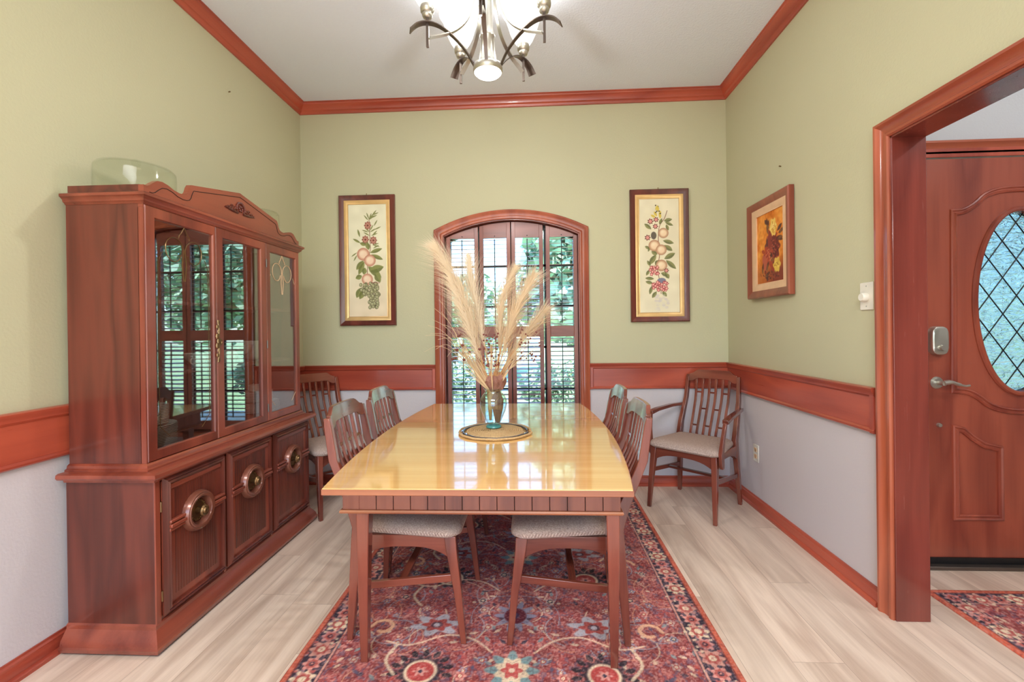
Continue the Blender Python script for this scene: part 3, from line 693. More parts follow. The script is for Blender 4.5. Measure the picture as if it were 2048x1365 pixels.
# ------------------------------------------------------------------ painter for rugs and canvases
def vnoise(h, w, cell, r=rng):
    gh, gw = int(h/cell)+3, int(w/cell)+3; g = r.random((gh, gw)); yy = np.arange(h)/cell; xx = np.arange(w)/cell
    y0 = yy.astype(int); x0 = xx.astype(int); fy = (yy-y0)[:, None]; fx = (xx-x0)[None]; fy = fy*fy*(3-2*fy); fx = fx*fx*(3-2*fx)
    a = g[y0][:, x0]; b_ = g[y0][:, x0+1]; c = g[y0+1][:, x0]; d = g[y0+1][:, x0+1]
    return (a*(1-fx)+b_*fx)*(1-fy)+(c*(1-fx)+d*fx)*fy
class Art:
    def __init__(s, w, h, res, base):
        s.W, s.Hh, s.res = w, h, res; s.nx = int(w/res)+1; s.ny = int(h/res)+1
        s.img = np.ones((s.ny, s.nx, 3))*np.array(base, float)
        s.X, s.Y = np.meshgrid(np.linspace(0, w, s.nx), np.linspace(0, h, s.ny))
    def win(s, x0, x1, y0, y1):
        i0 = max(0, int(y0/s.Hh*(s.ny-1))); i1 = min(s.ny, int(y1/s.Hh*(s.ny-1))+2); j0 = max(0, int(x0/s.W*(s.nx-1))); j1 = min(s.nx, int(x1/s.W*(s.nx-1))+2)
        return slice(i0, i1), slice(j0, j1)
    def put(s, sl, m, c, al):
        if m.size == 0: return
        m = np.clip(m, 0, 1)[..., None]*al; s.img[sl] = s.img[sl]*(1-m)+np.array(c, float)*m
    def blob(s, cx, cy, rx, ry, c, ang=0, al=1, pet=0, amp=0, ph=0, soft=.12, ring=None):
        R = max(rx, ry)*(1+amp)*1.1; sl = s.win(cx-R, cx+R, cy-R, cy+R); x = s.X[sl]-cx; y = s.Y[sl]-cy
        ca, sa = math.cos(ang), math.sin(ang); u = (x*ca+y*sa)/rx; v = (-x*sa+y*ca)/ry; d = np.hypot(u, v)
        if pet: d = d/(1+amp*np.cos(pet*np.arctan2(v, u)+ph))
        m = (1-d)/soft
        if ring: m = np.minimum(m, (d-(1-ring))/soft)
        s.put(sl, m, c, al)
    def leaf(s, x, y, L, w, ang, c, al=1, c2=None):
        R = L*1.1; sl = s.win(x-R, x+R, y-R, y+R); dx = s.X[sl]-x; dy = s.Y[sl]-y
        ca, sa = math.cos(ang), math.sin(ang); u = (dx*ca+dy*sa)/L; v = (-dx*sa+dy*ca)/w
        e = np.sin(np.clip(u, 0, 1)*PI)**.8; m = (e-np.abs(v))*6; m[(u < 0) | (u > 1)] = 0
        s.put(sl, m, c, al)
        if c2 is not None: s.put(sl, np.minimum(m, (v > 0)*1.0), c2, al*.8)
    def line(s, pts, w, c, al=1):
        pts = [Vector((p[0], p[1], 0)) for p in pts]; pts = smooth_path(pts, 5) if len(pts) > 2 else pts
        for a, b_ in zip(pts[:-1], pts[1:]):
            x0, x1 = min(a.x, b_.x)-w*2, max(a.x, b_.x)+w*2; y0, y1 = min(a.y, b_.y)-w*2, max(a.y, b_.y)+w*2; sl = s.win(x0, x1, y0, y1)
            dx, dy = b_.x-a.x, b_.y-a.y; L2 = dx*dx+dy*dy+1e-12; t = np.clip(((s.X[sl]-a.x)*dx+(s.Y[sl]-a.y)*dy)/L2, 0, 1)
            d = np.hypot(s.X[sl]-a.x-t*dx, s.Y[sl]-a.y-t*dy); s.put(sl, (w-d)/(w*.5), c, al)
    def mesh(s, name, fn, mat, parent=None, thick=0):
        nx, ny = s.nx, s.ny; P = fn(s.X.ravel(), s.Y.ravel()); me = bpy.data.meshes.new(name)
        idx = np.arange(nx*ny).reshape(ny, nx); q = np.stack([idx[:-1, :-1], idx[:-1, 1:], idx[1:, 1:], idx[1:, :-1]], -1).reshape(-1, 4)
        V = np.asarray(P, float).reshape(-1, 3); C = lin(np.clip(s.img, 0, 255)).reshape(-1, 3)
        if thick is not None and thick != 0:
            rim = np.concatenate([idx[0, :], idx[1:, -1], idx[-1, -2::-1], idx[-2:0:-1, 0]]); nr = len(rim); base = len(V)
            V2 = V[rim]+np.array(thick); V = np.vstack([V, V2]); C = np.vstack([C, C[rim]]); k = np.arange(nr); kn = (k+1) % nr
            q = np.vstack([q, np.stack([rim[k], base+k, base+kn, rim[kn]], -1)])
        me.vertices.add(len(V)); me.vertices.foreach_set('co', V.ravel()); me.loops.add(q.size); me.loops.foreach_set('vertex_index', q.ravel().astype(np.int32))
        me.polygons.add(len(q)); me.polygons.foreach_set('loop_start', np.arange(0, q.size, 4, dtype=np.int32)); me.update(calc_edges=True); me.validate()
        at = me.color_attributes.new('paint', 'FLOAT_COLOR', 'POINT'); at.data.foreach_set('color', np.hstack([C, np.ones((len(C), 1))]).ravel().astype(np.float32))
        me.materials.append(mat); ob = bpy.data.objects.new(name, me); col.objects.link(ob)
        if parent: ob.parent = parent
        return ob

# ------------------------------------------------------------------ rugs
RED = (156, 76, 74); NAVY = (62, 58, 74); CREAM = (226, 204, 172); PINK = (214, 146, 134); TEAL = (122, 156, 158); BLUE = (128, 150, 178)
def rosette(A, x, y, r, c1, c2, c3, pet=8, amp=.18):
    A.blob(x, y, r, r, c1, pet=pet, amp=amp); A.blob(x, y, r*.66, r*.66, c2, pet=pet, amp=amp*.6, ph=PI); A.blob(x, y, r*.36, r*.36, c3); A.blob(x, y, r*.14, r*.14, c1)
def persian(w, h, res, seed, xc=None):
    """half a rug mirrored left-right"""
    R = random.Random(seed); hw = w/2; A = Art(hw, h, res, RED); nr = np.random.default_rng(seed)
    nz = vnoise(A.ny, A.nx, 9, nr)-.5; A.img *= (1+.30*nz[..., None])
    f = vnoise(A.ny, A.nx, 2.2, nr); g = vnoise(A.ny, A.nx, 2.6, nr); g2 = vnoise(A.ny, A.nx, 1.6, nr)
    for mm, c, al in ((f > .66, PINK, .55), (g > .7, (104, 92, 116), .6), (g2 > .74, (112, 36, 38), .6), ((f+g) < .52, (206, 160, 150), .6)):
        A.put((slice(None), slice(None)), mm.astype(float), c, al)
    B = .125                                   # border depth
    def inside(x, y): return x < hw-B-.03 and B+.03 < y < h-B-.03
    for k in range(int(w*h*26)):               # scrolling vines
        x, y = R.uniform(.02, hw-B), R.uniform(B, h-B); r = R.uniform(.05, .16); a = R.uniform(0, 2*PI); sp = R.uniform(1.4, 3.2)*R.choice((-1, 1))
        A.line([(x+r*math.cos(a+sp*t), y+r*math.sin(a+sp*t)) for t in (0, .25, .5, .75, 1)], .0032, R.choice((CREAM, (214, 150, 120), (160, 160, 170))), .75)
    for k in range(int(w*h*90)):
        x, y = R.uniform(0, hw-B), R.uniform(B, h-B)
        A.leaf(x, y, R.uniform(.02, .045), .008, R.uniform(0, 2*PI), R.choice((NAVY, CREAM, PINK, TEAL, (92, 88, 112), (180, 70, 60))), .8)
    for k in range(int(w*h*34)):
        x, y = R.uniform(0, hw-B-.03), R.uniform(B+.03, h-B-.03)
        rosette(A, x, y, R.uniform(.012, .024), R.choice((PINK, (196, 168, 158), (150, 150, 168))), R.choice((RED, NAVY, (170, 80, 76))), CREAM, R.choice((5, 6, 7)))
    return A, B, R
def lotus(A, x, y, r, c):
    A.blob(x, y, r*1.25, r*.8, c, pet=6, amp=.28, ph=PI/2); A.blob(x, y, r*.75, r*.5, (168, 74, 68), pet=6, amp=.2); A.blob(x, y, r*.35, r*.28, NAVY, al=.7); A.blob(x, y, r*.2, r*.15, c)
def ringed(A, x, y, r):
    for k in range(9):
        a = PI*(k/8)*1.1-.15; A.leaf(x+r*1.0*math.cos(a), y+r*.9*math.sin(a), r*.55, r*.16, a, (40, 40, 46), .9)
    A.blob(x, y, r*1.05, r*1.0, (44, 42, 50), al=.85, pet=14, amp=.1); A.blob(x, y, r*.82, r*.78, CREAM); A.blob(x, y, r*.66, r*.62, (178, 70, 66)); A.blob(x, y, r*.3, r*.26, PINK, pet=6, amp=.3); A.blob(x, y, r*.1, r*.1, NAVY)
def border(A, B, R, h, hw):
    X, Y = A.X, A.Y; d = np.minimum(hw-X, np.minimum(Y, h-Y)); full = (slice(None), slice(None))
    nz = vnoise(A.ny, A.nx, 3)
    A.put(full, (d < B).astype(float), (52, 46, 58), 1); A.put(full, ((d < B) & (nz > .62)).astype(float), (112, 92, 104), .5)
    A.put(full, ((d > B-.006) & (d < B+.004)).astype(float), (214, 156, 138), .9); A.put(full, ((d > B+.004) & (d < B+.009)).astype(float), NAVY, .7)
    def bflor(x, y, k):
        c = (CREAM, PINK, (206, 150, 134), (190, 130, 126))[k % 4]
        rosette(A, x, y, .043 if k % 2 == 0 else .033, c, (176, 84, 76), (70, 50, 60) if k % 2 else CREAM, 7)
        for j in range(12):
            a = R.uniform(0, 2*PI); q = R.uniform(.035, .062); A.leaf(x+q*math.cos(a), y+q*math.sin(a), R.uniform(.012, .024), .007, R.uniform(0, 2*PI), R.choice((PINK, (180, 90, 84), CREAM, (150, 120, 130))), .85)
    k = 0; y = .07
    while y < h-.03: bflor(hw-.073, y, k); y += .0745; k += 1
    x = .0
    while x < hw-.12: bflor(x, .07, k); bflor(x, h-.07, k); x += .078; k += 1
    A.put(full, (d < .024).astype(float), (200, 98, 74), 1); A.put(full, ((d > .020) & (d < .0255)).astype(float), (120, 52, 46), .7)
def finish(A, name, x0, y0, lab, cat, z=.009):
    n1 = vnoise(A.ny, A.nx, 1.3); n2 = vnoise(A.ny, A.nx, 14); full_ = (slice(None), slice(None))
    A.put(full_, np.clip((n1-.55)*4, 0, 1), (196, 150, 144), .38); A.put(full_, np.clip((.42-n1)*4, 0, 1), (96, 52, 58), .30); A.img *= (.92+.2*n2[..., None])
    full = Art(A.W*2, A.Hh, A.res, RED); full.img = np.concatenate([A.img[:, ::-1][:, :-1], A.img], 1); full.nx = full.img.shape[1]; full.ny = A.ny
    full.X, full.Y = np.meshgrid(np.linspace(0, A.W*2, full.nx), np.linspace(0, A.Hh, full.ny))
    w_, h_ = A.W*2, A.Hh
    o_ = full.mesh(name, lambda X, Y: np.stack([X-w_/2, Y-h_/2, np.full_like(X, z)], -1), M['rugm'], None, (0, 0, -z+.0005))
    o_.location = (x0+w_/2, y0+h_/2, 0); tag(o_, lab, cat); return o_
RX0, RX1, RY0, RY1 = -.905, .712, .88, 3.315
A, B, R = persian(RX1-RX0, RY1-RY0, .0042, 5); v = lambda y: y-RY0
for yy in (1.0, 1.597, 2.2, 2.80): ringed(A, .327, v(yy), .078)
for yy in (1.25, 1.852, 2.45, 3.05): lotus(A, .322, v(yy), .075, (178, 176, 184) if yy > 1.3 else CREAM)
for yy in (1.612, 2.41, 3.0): A.blob(0, v(yy), .085, .085, TEAL, pet=8, amp=.25); A.blob(0, v(yy), .062, .062, CREAM, pet=8, amp=.15, ph=PI); A.blob(0, v(yy), .036, .036, (190, 86, 80), pet=6, amp=.2); A.blob(0, v(yy), .012, .012, CREAM)
for yy in (1.3, 1.92, 2.7): A.blob(0, v(yy), .075, .085, (150, 148, 170), pet=10, amp=.3); A.blob(0, v(yy), .05, .055, (104, 40, 54)); A.blob(0, v(yy), .02, .02, (70, 50, 80))
for yy in (1.83, 1.35, 2.35, 2.85):            # cream curls
    A.line([(.54+.052*math.cos(a)*(1-.1*a), v(yy)+.052*math.sin(a)*(1-.1*a)) for a in (0, .8, 1.6, 2.4, 3.2, 4.2, 5.2)], .010, (226, 176, 140), .95)
for yy in (1.70, 2.1, 2.5, 2.9):
    A.line([(.08, v(yy)), (.16, v(yy)+.07), (.27, v(yy)+.09), (.40, v(yy)+.03), (.50, v(yy)+.05)], .006, (232, 200, 170), .9)
    A.line([(.42, v(yy)-.12), (.47, v(yy)-.05), (.45, v(yy)+.03)], .008, CREAM, .85)
border(A, B, R, RY1-RY0, (RX1-RX0)/2)
finish(A, 'area_rug', RX0, RY0, 'red and navy floral patterned rug under the dining table', 'rug')
A, B, R = persian(1.3, 1.25, .0055, 9)
for yy in (.35, .9): ringed(A, .2, yy, .07); lotus(A, .42, yy, .06, CREAM)
border(A, B*.8, R, 1.25, .65)
finish(A, 'door_rug', 1.772, .915, 'small red floral rug in the entry in front of the wooden door', 'rug')

# ------------------------------------------------------------------ pictures
def picture(name, lab, wall, c, w, h, fw, lw, art, frame_mat, liner_mat, group=None, depth=.03, tilt=0):
    """c: centre on the wall; wall 'B' (back) or 'R' (right)"""
    rz = 0 if wall == 'B' else -PI/2
    root = thing(name, c, lab, 'framed picture', group, rz)
    root.rotation_euler.x = 0
    P = [(-w/2, 0, -h/2), (-w/2, 0, h/2), (w/2, 0, h/2), (w/2, 0, -h/2)]
    pf = [(0, 0), (0, depth*.8), (-.006, depth), (-fw*.45, depth*.92), (-fw*.8, depth*.7), (-fw, depth*.62), (-fw, 0)]
    r = mitre_rings(P, [(u, v) for u, v in pf], (0, -1, 0), True); MB().loft(r+[r[0]], cap=False).build('frame', frame_mat, root)
    P2 = [(-w/2+fw, 0, -h/2+fw), (-w/2+fw, 0, h/2-fw), (w/2-fw, 0, h/2-fw), (w/2-fw, 0, -h/2+fw)]
    pl_ = [(.002, .004), (.002, depth*.6), (-.004, depth*.64), (-lw+.005, depth*.36), (-lw, depth*.42), (-lw, .004)]
    r = mitre_rings(P2, pl_, (0, -1, 0), True); MB().loft(r+[r[0]], cap=False).build('liner', liner_mat, root)
    aw, ah = w-2*fw-2*lw+.006, h-2*fw-2*lw+.006
    A_ = art(aw, ah); A_.mesh('canvas', lambda X, Y: np.stack([X-aw/2, np.full_like(X, -.008), Y-ah/2], -1), M['canvas'], root, None)
    MB().box(-w/2+.01, w/2-.01, -.006, -.001, -h/2+.01, h/2-.01).build('backing', M['linen'], root)
    return root
GRN = (110, 116, 62); DGR = (84, 74, 52); BRN = (128, 84, 62)
def art_left(w, h):
    A = Art(w, h, .0022, (232, 228, 200)); nz = vnoise(A.ny, A.nx, 30); A.img += (nz[..., None]-.5)*14
    A.img -= np.clip(1-A.Y/h*1.6, 0, 1)[..., None]*np.array((0, 14, 16)); m = lambda x, y: ((x-245)/330*w, (1170-y)/960*h); k = w/330
    def lf(x, y, L, wd, a, c=GRN, c2=(146, 150, 88)): A.leaf(*m(x, y), L*k, wd*k, math.radians(a), c, .9, c2)
    A.line([m(425, 330), m(428, 420), m(430, 520), m(432, 600), m(410, 700), m(405, 800)], .003, BRN)
    for x, y, a in ((425, 340, 110), (425, 345, 70), (425, 345, 40), (430, 340, 55), (440, 330, 25), (450, 310, 50), (450, 305, 20), (420, 350, 130), (430, 440, 60), (430, 450, 30), (430, 450, 135), (420, 450, 160), (440, 480, 20), (450, 480, 45), (430, 480, 150), (450, 560, 15), (455, 590, 30), (455, 560, -15), (320, 640, 240), (320, 620, 215), (470, 430, 25), (465, 400, 60)):
        lf(x, y, 62, 6, a, (128, 132, 78), None)
    for x, y in ((413, 392), (392, 512), (460, 520)):
        A.blob(*m(x, y), 30*k, 34*k, (150, 92, 78), pet=8, amp=.12); A.blob(*m(x, y), 20*k, 24*k, (196, 142, 122), pet=9, amp=.3); A.blob(*m(x, y), 9*k, 9*k, (120, 66, 56))
    for x, y, L, wd, a in ((345, 490, 70, 9, 105), (350, 540, 75, 10, 150), (400, 560, 60, 16, 160), (420, 600, 70, 20, 105), (430, 625, 110, 18, 18), (440, 640, 110, 18, -24), (375, 690, 100, 24, 230), (380, 700, 120, 22, 245), (385, 750, 60, 22, 260), (410, 740, 150, 30, -40), (420, 780, 130, 34, 15), (470, 800, 90, 28, -60), (360, 820, 60, 22, 200), (350, 920, 95, 26, 245), (380, 940, 90, 24, 240)):
        lf(x, y, L, wd, a)
    for x, y, r in ((372, 636, 56), (428, 690, 52), (404, 850, 50)):
        A.blob(*m(x, y), r*k, r*k, (186, 120, 96)); A.blob(*m(x, y), r*.95*k, r*.95*k, (240, 212, 184), soft=.5); A.blob(*m(x-12, y-10), r*.5*k, r*.5*k, (246, 226, 200), soft=.9, al=.8)
    R_ = random.Random(3)
    for i in range(120):
        x = R_.uniform(345, 502); y = R_.uniform(885, 1090)
        if y > 990 and abs(x-455) > 38: continue
        A.blob(*m(x, y), 15*k, 17*k, (88, 80, 58)); A.blob(*m(x, y), 12*k, 14*k, (166, 164, 122)); A.blob(*m(x-4, y-4), 5*k, 5*k, (214, 212, 176), soft=.6)
    A.line([m(440, 880), m(510, 882)], .0025, (130, 50, 50)); return A
def art_right(w, h):
    A = Art(w, h, .0022, (232, 224, 194)); nz = vnoise(A.ny, A.nx, 30); A.img += (nz[..., None]-.5)*14
    m = lambda x, y: ((x-150)/355*w, (1145-y)/990*h); k = w/355
    def lf(x, y, L, wd, a, c=(104, 108, 66), c2=(150, 150, 96)): A.leaf(*m(x, y), L*k, wd*k, math.radians(a), c, .9, c2)
    A.line([m(400, 262), m(375, 330), m(330, 400), m(320, 520), m(330, 640), m(310, 760), m(330, 880), m(340, 980)], .003, BRN)
    for x, y, a in ((320, 250, 90), (310, 290, 120), (330, 290, 75), (300, 300, 150), (340, 310, 95), (300, 240, 70)):
        A.leaf(*m(x, y+20), 52*k, 12*k, math.radians(a), (216, 192, 84), .95); A.blob(*m(x, y-25), 7*k, 7*k, (96, 84, 50))
    for x, y, L, wd, a in ((370, 350, 75, 18, 10), (380, 360, 80, 14, -25), (330, 380, 60, 14, 65), (260, 420, 80, 18, 140), (390, 380, 60, 14, -70), (360, 520, 100, 20, -15), (370, 560, 90, 22, -35), (245, 590, 50, 14, 150), (250, 560, 60, 12, 250), (300, 640, 110, 24, 235), (310, 640, 60, 20, 150), (370, 680, 110, 24, 28), (385, 690, 120, 22, -42), (250, 740, 60, 14, 120), (330, 690, 60, 26, 230), (240, 770, 60, 14, 240), (340, 800, 70, 20, -20), (280, 850, 80, 16, 175), (270, 890, 70, 16, 165), (260, 910, 80, 16, 255), (300, 960, 70, 18, 235), (350, 960, 60, 18, -50), (380, 800, 60, 20, -60)):
        lf(x, y, L, wd, a)
    for x, y, r in ((365, 455, 48), (285, 562, 54), (345, 600, 50), (345, 735, 54)):
        A.blob(*m(x, y), r*k, r*k, (176, 128, 96)); A.blob(*m(x, y), r*.94*k, r*.94*k, (238, 212, 176), soft=.5); A.blob(*m(x-8, y-10), r*.5*k, r*.5*k, (246, 230, 200), soft=.9, al=.8)
    for x, y, r in ((252, 352, 24), (302, 338, 22), (296, 396, 22), (226, 492, 24), (388, 780, 20)):
        A.blob(*m(x, y), r*k, r*k, (120, 66, 60), pet=7, amp=.2); A.blob(*m(x, y), r*.65*k, r*.65*k, (222, 152, 142))
    A.blob(*m(280, 475), 26*k, 36*k, (104, 96, 84)); A.blob(*m(345, 865), 40*k, 24*k, (128, 130, 150))
    R_ = random.Random(4)
    for cx_, cy_2, n_, sx, sy in ((280, 780, 18, 38, 36), (330, 915, 30, 62, 36)):
        for i in range(n_):
            x = cx_+R_.uniform(-sx, sx); y = cy_2+R_.uniform(-sy, sy); A.blob(*m(x, y), 15*k, 15*k, (170, 76, 80), pet=5, amp=.25); A.blob(*m(x, y), 9*k, 9*k, (240, 176, 164))
    for i in range(30): A.blob(*m(R_.uniform(290, 400), R_.uniform(990, 1120)), 16*k, 12*k, R_.choice(((214, 206, 196), (206, 196, 196), (224, 218, 196))), al=.5)
    return A
def art_orange(w, h):
    A = Art(w, h, .0028, (224, 138, 52)); nz = vnoise(A.ny, A.nx, 22); n2 = vnoise(A.ny, A.nx, 5)
    A.img += (nz[..., None]-.5)*np.array((40, 60, 50)); A.img += (n2[..., None]-.5)*22
    t = np.clip((.36-A.Y/h)/.2, 0, 1)[..., None]*np.clip(A.X/w*1.5, .35, 1)[..., None]; A.img = A.img*(1-t)+np.array((132, 58, 42))*t
    m = lambda x, y: (x*w, (1-y)*h); R_ = random.Random(8)
    for i in range(26): A.blob(*m(R_.uniform(.05, .95), R_.uniform(.02, .6)), R_.uniform(.02, .05), R_.uniform(.01, .03), R_.choice(((238, 168, 72), (214, 112, 40), (246, 190, 96))), al=.45, soft=.8)
    for i in range(60):
        x = .55+R_.gauss(0, .14); y = .52+R_.gauss(0, .13); A.leaf(*m(x, y), R_.uniform(.03, .07), .014, R_.uniform(0, 2*PI), R_.choice(((122, 46, 38), (88, 42, 40), (158, 62, 44), (178, 84, 60), (70, 44, 48))), .85)
    A.blob(*m(.64, .52), .07, .085, (112, 44, 40), pet=9, amp=.12); A.blob(*m(.46, .62), .055, .075, (168, 66, 46), ang=.5, pet=7, amp=.15)
    A.blob(*m(.62, .24), .042, .058, (236, 200, 104), pet=6, amp=.12); A.blob(*m(.62, .23), .022, .032, (250, 226, 150), soft=.8)
    A.blob(*m(.74, .77), .042, .048, (224, 186, 82), pet=6, amp=.12); A.blob(*m(.5, .42), .03, .06, (140, 60, 50)); A.blob(*m(.30, .70), .03, .06, (182, 92, 70), ang=.3)
    for x, y, a in ((.42, .3, 95), (.4, .25, 70), (.8, .35, 20), (.75, .4, -20), (.35, .82, 60), (.2, .85, 80), (.55, .7, 100), (.3, .9, 20), (.45, .22, 110), (.62, .68, 130)):
        A.leaf(*m(x, y), .07, .012, math.radians(a), (86, 50, 42), .9); A.leaf(*m(x+.04, y+.02), .05, .01, math.radians(a+30), (134, 92, 56), .8)
    for cx0, cy0, sx, sy, cs, n_ in ((.64, .52, .12, .09, ((96, 36, 36), (150, 58, 46), (178, 92, 70), (74, 34, 40)), 46), (.62, .24, .08, .06, ((250, 226, 150), (226, 180, 80), (206, 150, 60)), 26),
                                  (.74, .77, .07, .05, ((244, 212, 112), (196, 150, 60), (160, 112, 44)), 22), (.45, .62, .10, .09, ((192, 84, 58), (132, 50, 42), (214, 128, 90)), 34), (.55, .9, .3, .05, ((104, 44, 38), (154, 78, 54), (84, 40, 40)), 40)):
        for i in range(n_):
            A.leaf(*m(cx0+R_.gauss(0, sx*.5), cy0+R_.gauss(0, sy*.5)), R_.uniform(.014, .034), R_.uniform(.003, .007), R_.uniform(0, 2*PI), R_.choice(cs), .75)
    return A
picture('framed_painting', 'tall narrow painting of pine cones, peaches and green grapes, left of the window', 'B', (-1.3225, YB-.001, 1.790), .452, 1.038, .040, .032, art_left, M['pframe'], M['gold'], 'paired tall fruit paintings')
picture('framed_painting', 'tall narrow painting of apples, blossom and pink berries, right of the window', 'B', (.9700, YB-.001, 1.782), .446, 1.022, .040, .032, art_right, M['pframe'], M['gold'], 'paired tall fruit paintings')
pc = picture('framed_painting', 'small orange and brown floral painting on the right wall', 'R', (XR-.004, 2.905, 1.722), .505, .625, .048, .045, art_orange, M['pframe2'], M['linen'], depth=.035)
pc.rotation_euler.z = -PI/2
for x, z, lab in ((-1.325, 2.316, 'small brass hook above the left tall painting'), (.965, 2.300, 'small brass hook above the right tall painting')):
    o = MB().tube([(0, -.001, -.008), (0, -.012, -.006), (0, -.012, .008)], .0028, 8).build('picture_hook', M['brass'], loc=(x, YB, z)); tag(o, lab, 'hook')
for loc, d, lab in (((XL, 2.704, 2.713), 1, 'bare nail high on the left wall'), ((XR, 2.792, 2.185), -1, 'bare nail on the right wall above the orange painting')):
    o = MB().tube([(-.001*d, 0, 0), (.012*d, 0, .002)], [.003, .004], 8).build('wall_nail', M['brass'], loc=loc); tag(o, lab, 'nail')

# dimmer switch and outlet
sw = thing('dimmer_switch', (XR, 2.098, 1.357), 'white wall plate with round dimmer knob beside the doorway casing', 'light switch', rz=0)
MB().box(-.006, 0, -.040, .040, -.062, .062).build('wall_plate', M['white_pl'], sw, bevel=.003)
MB().lathe([(.0, -.030), (.016, -.030), (.019, -.026), (.02, -.006)], (0, 0, -.004), 20, 'X').build('dimmer_knob', M['white_pl'], sw)
for z in (-.045, .045): MB().lathe([(0, -.0075), (.003, -.007), (.0035, -.005)], (0, 0, z), 8, 'X').build('screw', M['nickel'], sw)
ou = thing('wall_outlet', (XR, 3.134, .370), 'white duplex power outlet low on the grey right wall', 'outlet')
MB().box(-.005, 0, -.036, .036, -.058, .058).build('wall_plate', M['white_pl'], ou, bevel=.003)
for z in (-.022, .022):
    q = MB().box(-.0075, -.004, -.017, .017, z-.014, z+.014).build('socket', M['linen'], ou, bevel=.003)
    s_ = MB(); s_.box(-.0082, -.007, -.008, -.006, z-.004, z+.006); s_.box(-.0082, -.007, .006, .008, z-.004, z+.006); s_.box(-.0082, -.007, -.002, .002, z-.010, z-.006); s_.build('slots', M['dark'], q)

# ------------------------------------------------------------------ dining table
TX, TY0, TY1, TZ = -.202, 1.475, 3.18, .705
tb = thing('dining_table', (TX, (TY0+TY1)/2, 0), 'bow-sided blond wood dining table with glossy top and grooved apron', 'table')
TL = TY1-TY0
def tab_outline(dw=0, dl=0, n=24):
    pts = []
    for i in range(n+1):
        t = -1+2*i/n; y = t*(TL/2+dl); x = .516+.063*(1-t*t)+dw; pts.append((x, y))
    return pts+[(-x, y) for x, y in pts[::-1]]
rings = [[(x, y, z) for x, y in tab_outline(d, d)] for d, z in ((-.004, TZ-.024), (0, TZ-.021), (0, TZ-.003), (-.003, TZ))]
top_ = MB(); top_.loft(rings[:3], cap=True); top_.build('top_edge', M['tedge'], tb, smooth=30)
seam = 2.385-(TY0+TY1)/2
def half(y0, y1):
    n = 16; pr_ = []
    for i in range(n+1):
        y = y0+(y1-y0)*i/n; t = y/(TL/2); x = .516+.063*(1-t*t)-.003; pr_.append((x, y))
    poly = pr_+[(-x, y) for x, y in pr_[::-1]]
    MB().prism(poly, lambda u, v_, d: (u, v_, d), TZ-.004, TZ).build('table_leaf', M['table'], tb, smooth=0)
half(-TL/2+.003, seam-.0006); half(seam+.0006, TL/2-.003)
# apron of grooved boards
AX, AYf, AYb = .495, 1.59-(TY0+TY1)/2, 3.07-(TY0+TY1)/2; AZ0, AZ1 = .590, TZ-.024
ab = MB(); nb = 16
xs = np.linspace(-AX, AX, nb+1)
for i in range(nb):
    for y0, y1 in ((AYf, AYf+.02), (AYb-.02, AYb)): ab.box(xs[i]+.0012, xs[i+1]-.0012, y0, y1, AZ0, AZ1)
ns = 22; ys = np.linspace(AYf+.02, AYb-.02, ns+1)
for i in range(ns):
    for x0, x1 in ((-AX, -AX+.02), (AX-.02, AX)): ab.box(x0, x1, ys[i]+.0012, ys[i+1]-.0012, AZ0, AZ1)
ab.build('apron', M['apron'], tb, smooth=0, bevel=.001)
bk = MB(); bk.box(-AX+.004, AX-.004, AYf+.004, AYf+.016, AZ0, AZ1-.001); bk.box(-AX+.004, AX-.004, AYb-.016, AYb-.004, AZ0, AZ1-.001); bk.box(-AX+.004, -AX+.016, AYf+.01, AYb-.01, AZ0, AZ1-.001); bk.box(AX-.016, AX-.004, AYf+.01, AYb-.01, AZ0, AZ1-.001)
bk.build('apron_backing', M['dark'], tb, smooth=0)
mb_ = MB(); P = [(-AX, AYf, AZ0), (AX, AYf, AZ0), (AX, AYb, AZ0), (-AX, AYb, AZ0)]
r = mitre_rings(P, [(.02, 0), (-.006, 0), (-.009, -.006), (-.006, -.012), (.02, -.012)], (0, 0, 1), True); mb_.loft(r+[r[0]], cap=False); mb_.build('apron_moulding', M['tedge'], tb)
for sx in (-1, 1):
    for yy, sg in ((AYf, 1), (AYb, -1)):
        xt, xb = (AX-.06)*sx, (AX-.048)*sx
        if sx > 0: xt, xb = AX-.028, AX-.022
        lg = MB(); z1 = AZ0-.012+.08
        n_ = 7; rr_ = []
        for i in range(n_+1):
            t = i/n_; z = .0095+(z1-.0095)*(1-t); w = .046-.019*max(0, t-.15)/.85; d_ = .052-.022*t
            xc_ = (xt+(xb-xt)*t) if sx > 0 else (-AX+.074+(-AX+.056+AX-.074)*t); yc_ = yy+sg*(.026+.030*t*t)
            rr_.append([(xc_-w/2, yc_-d_/2, z), (xc_+w/2, yc_-d_/2, z), (xc_+w/2, yc_+d_/2, z), (xc_-w/2, yc_+d_/2, z)])
        for k in range(n_):
            pass
        lg.loft(rr_); lg.build('leg', M['chair']['Z'], tb, bevel=.003)

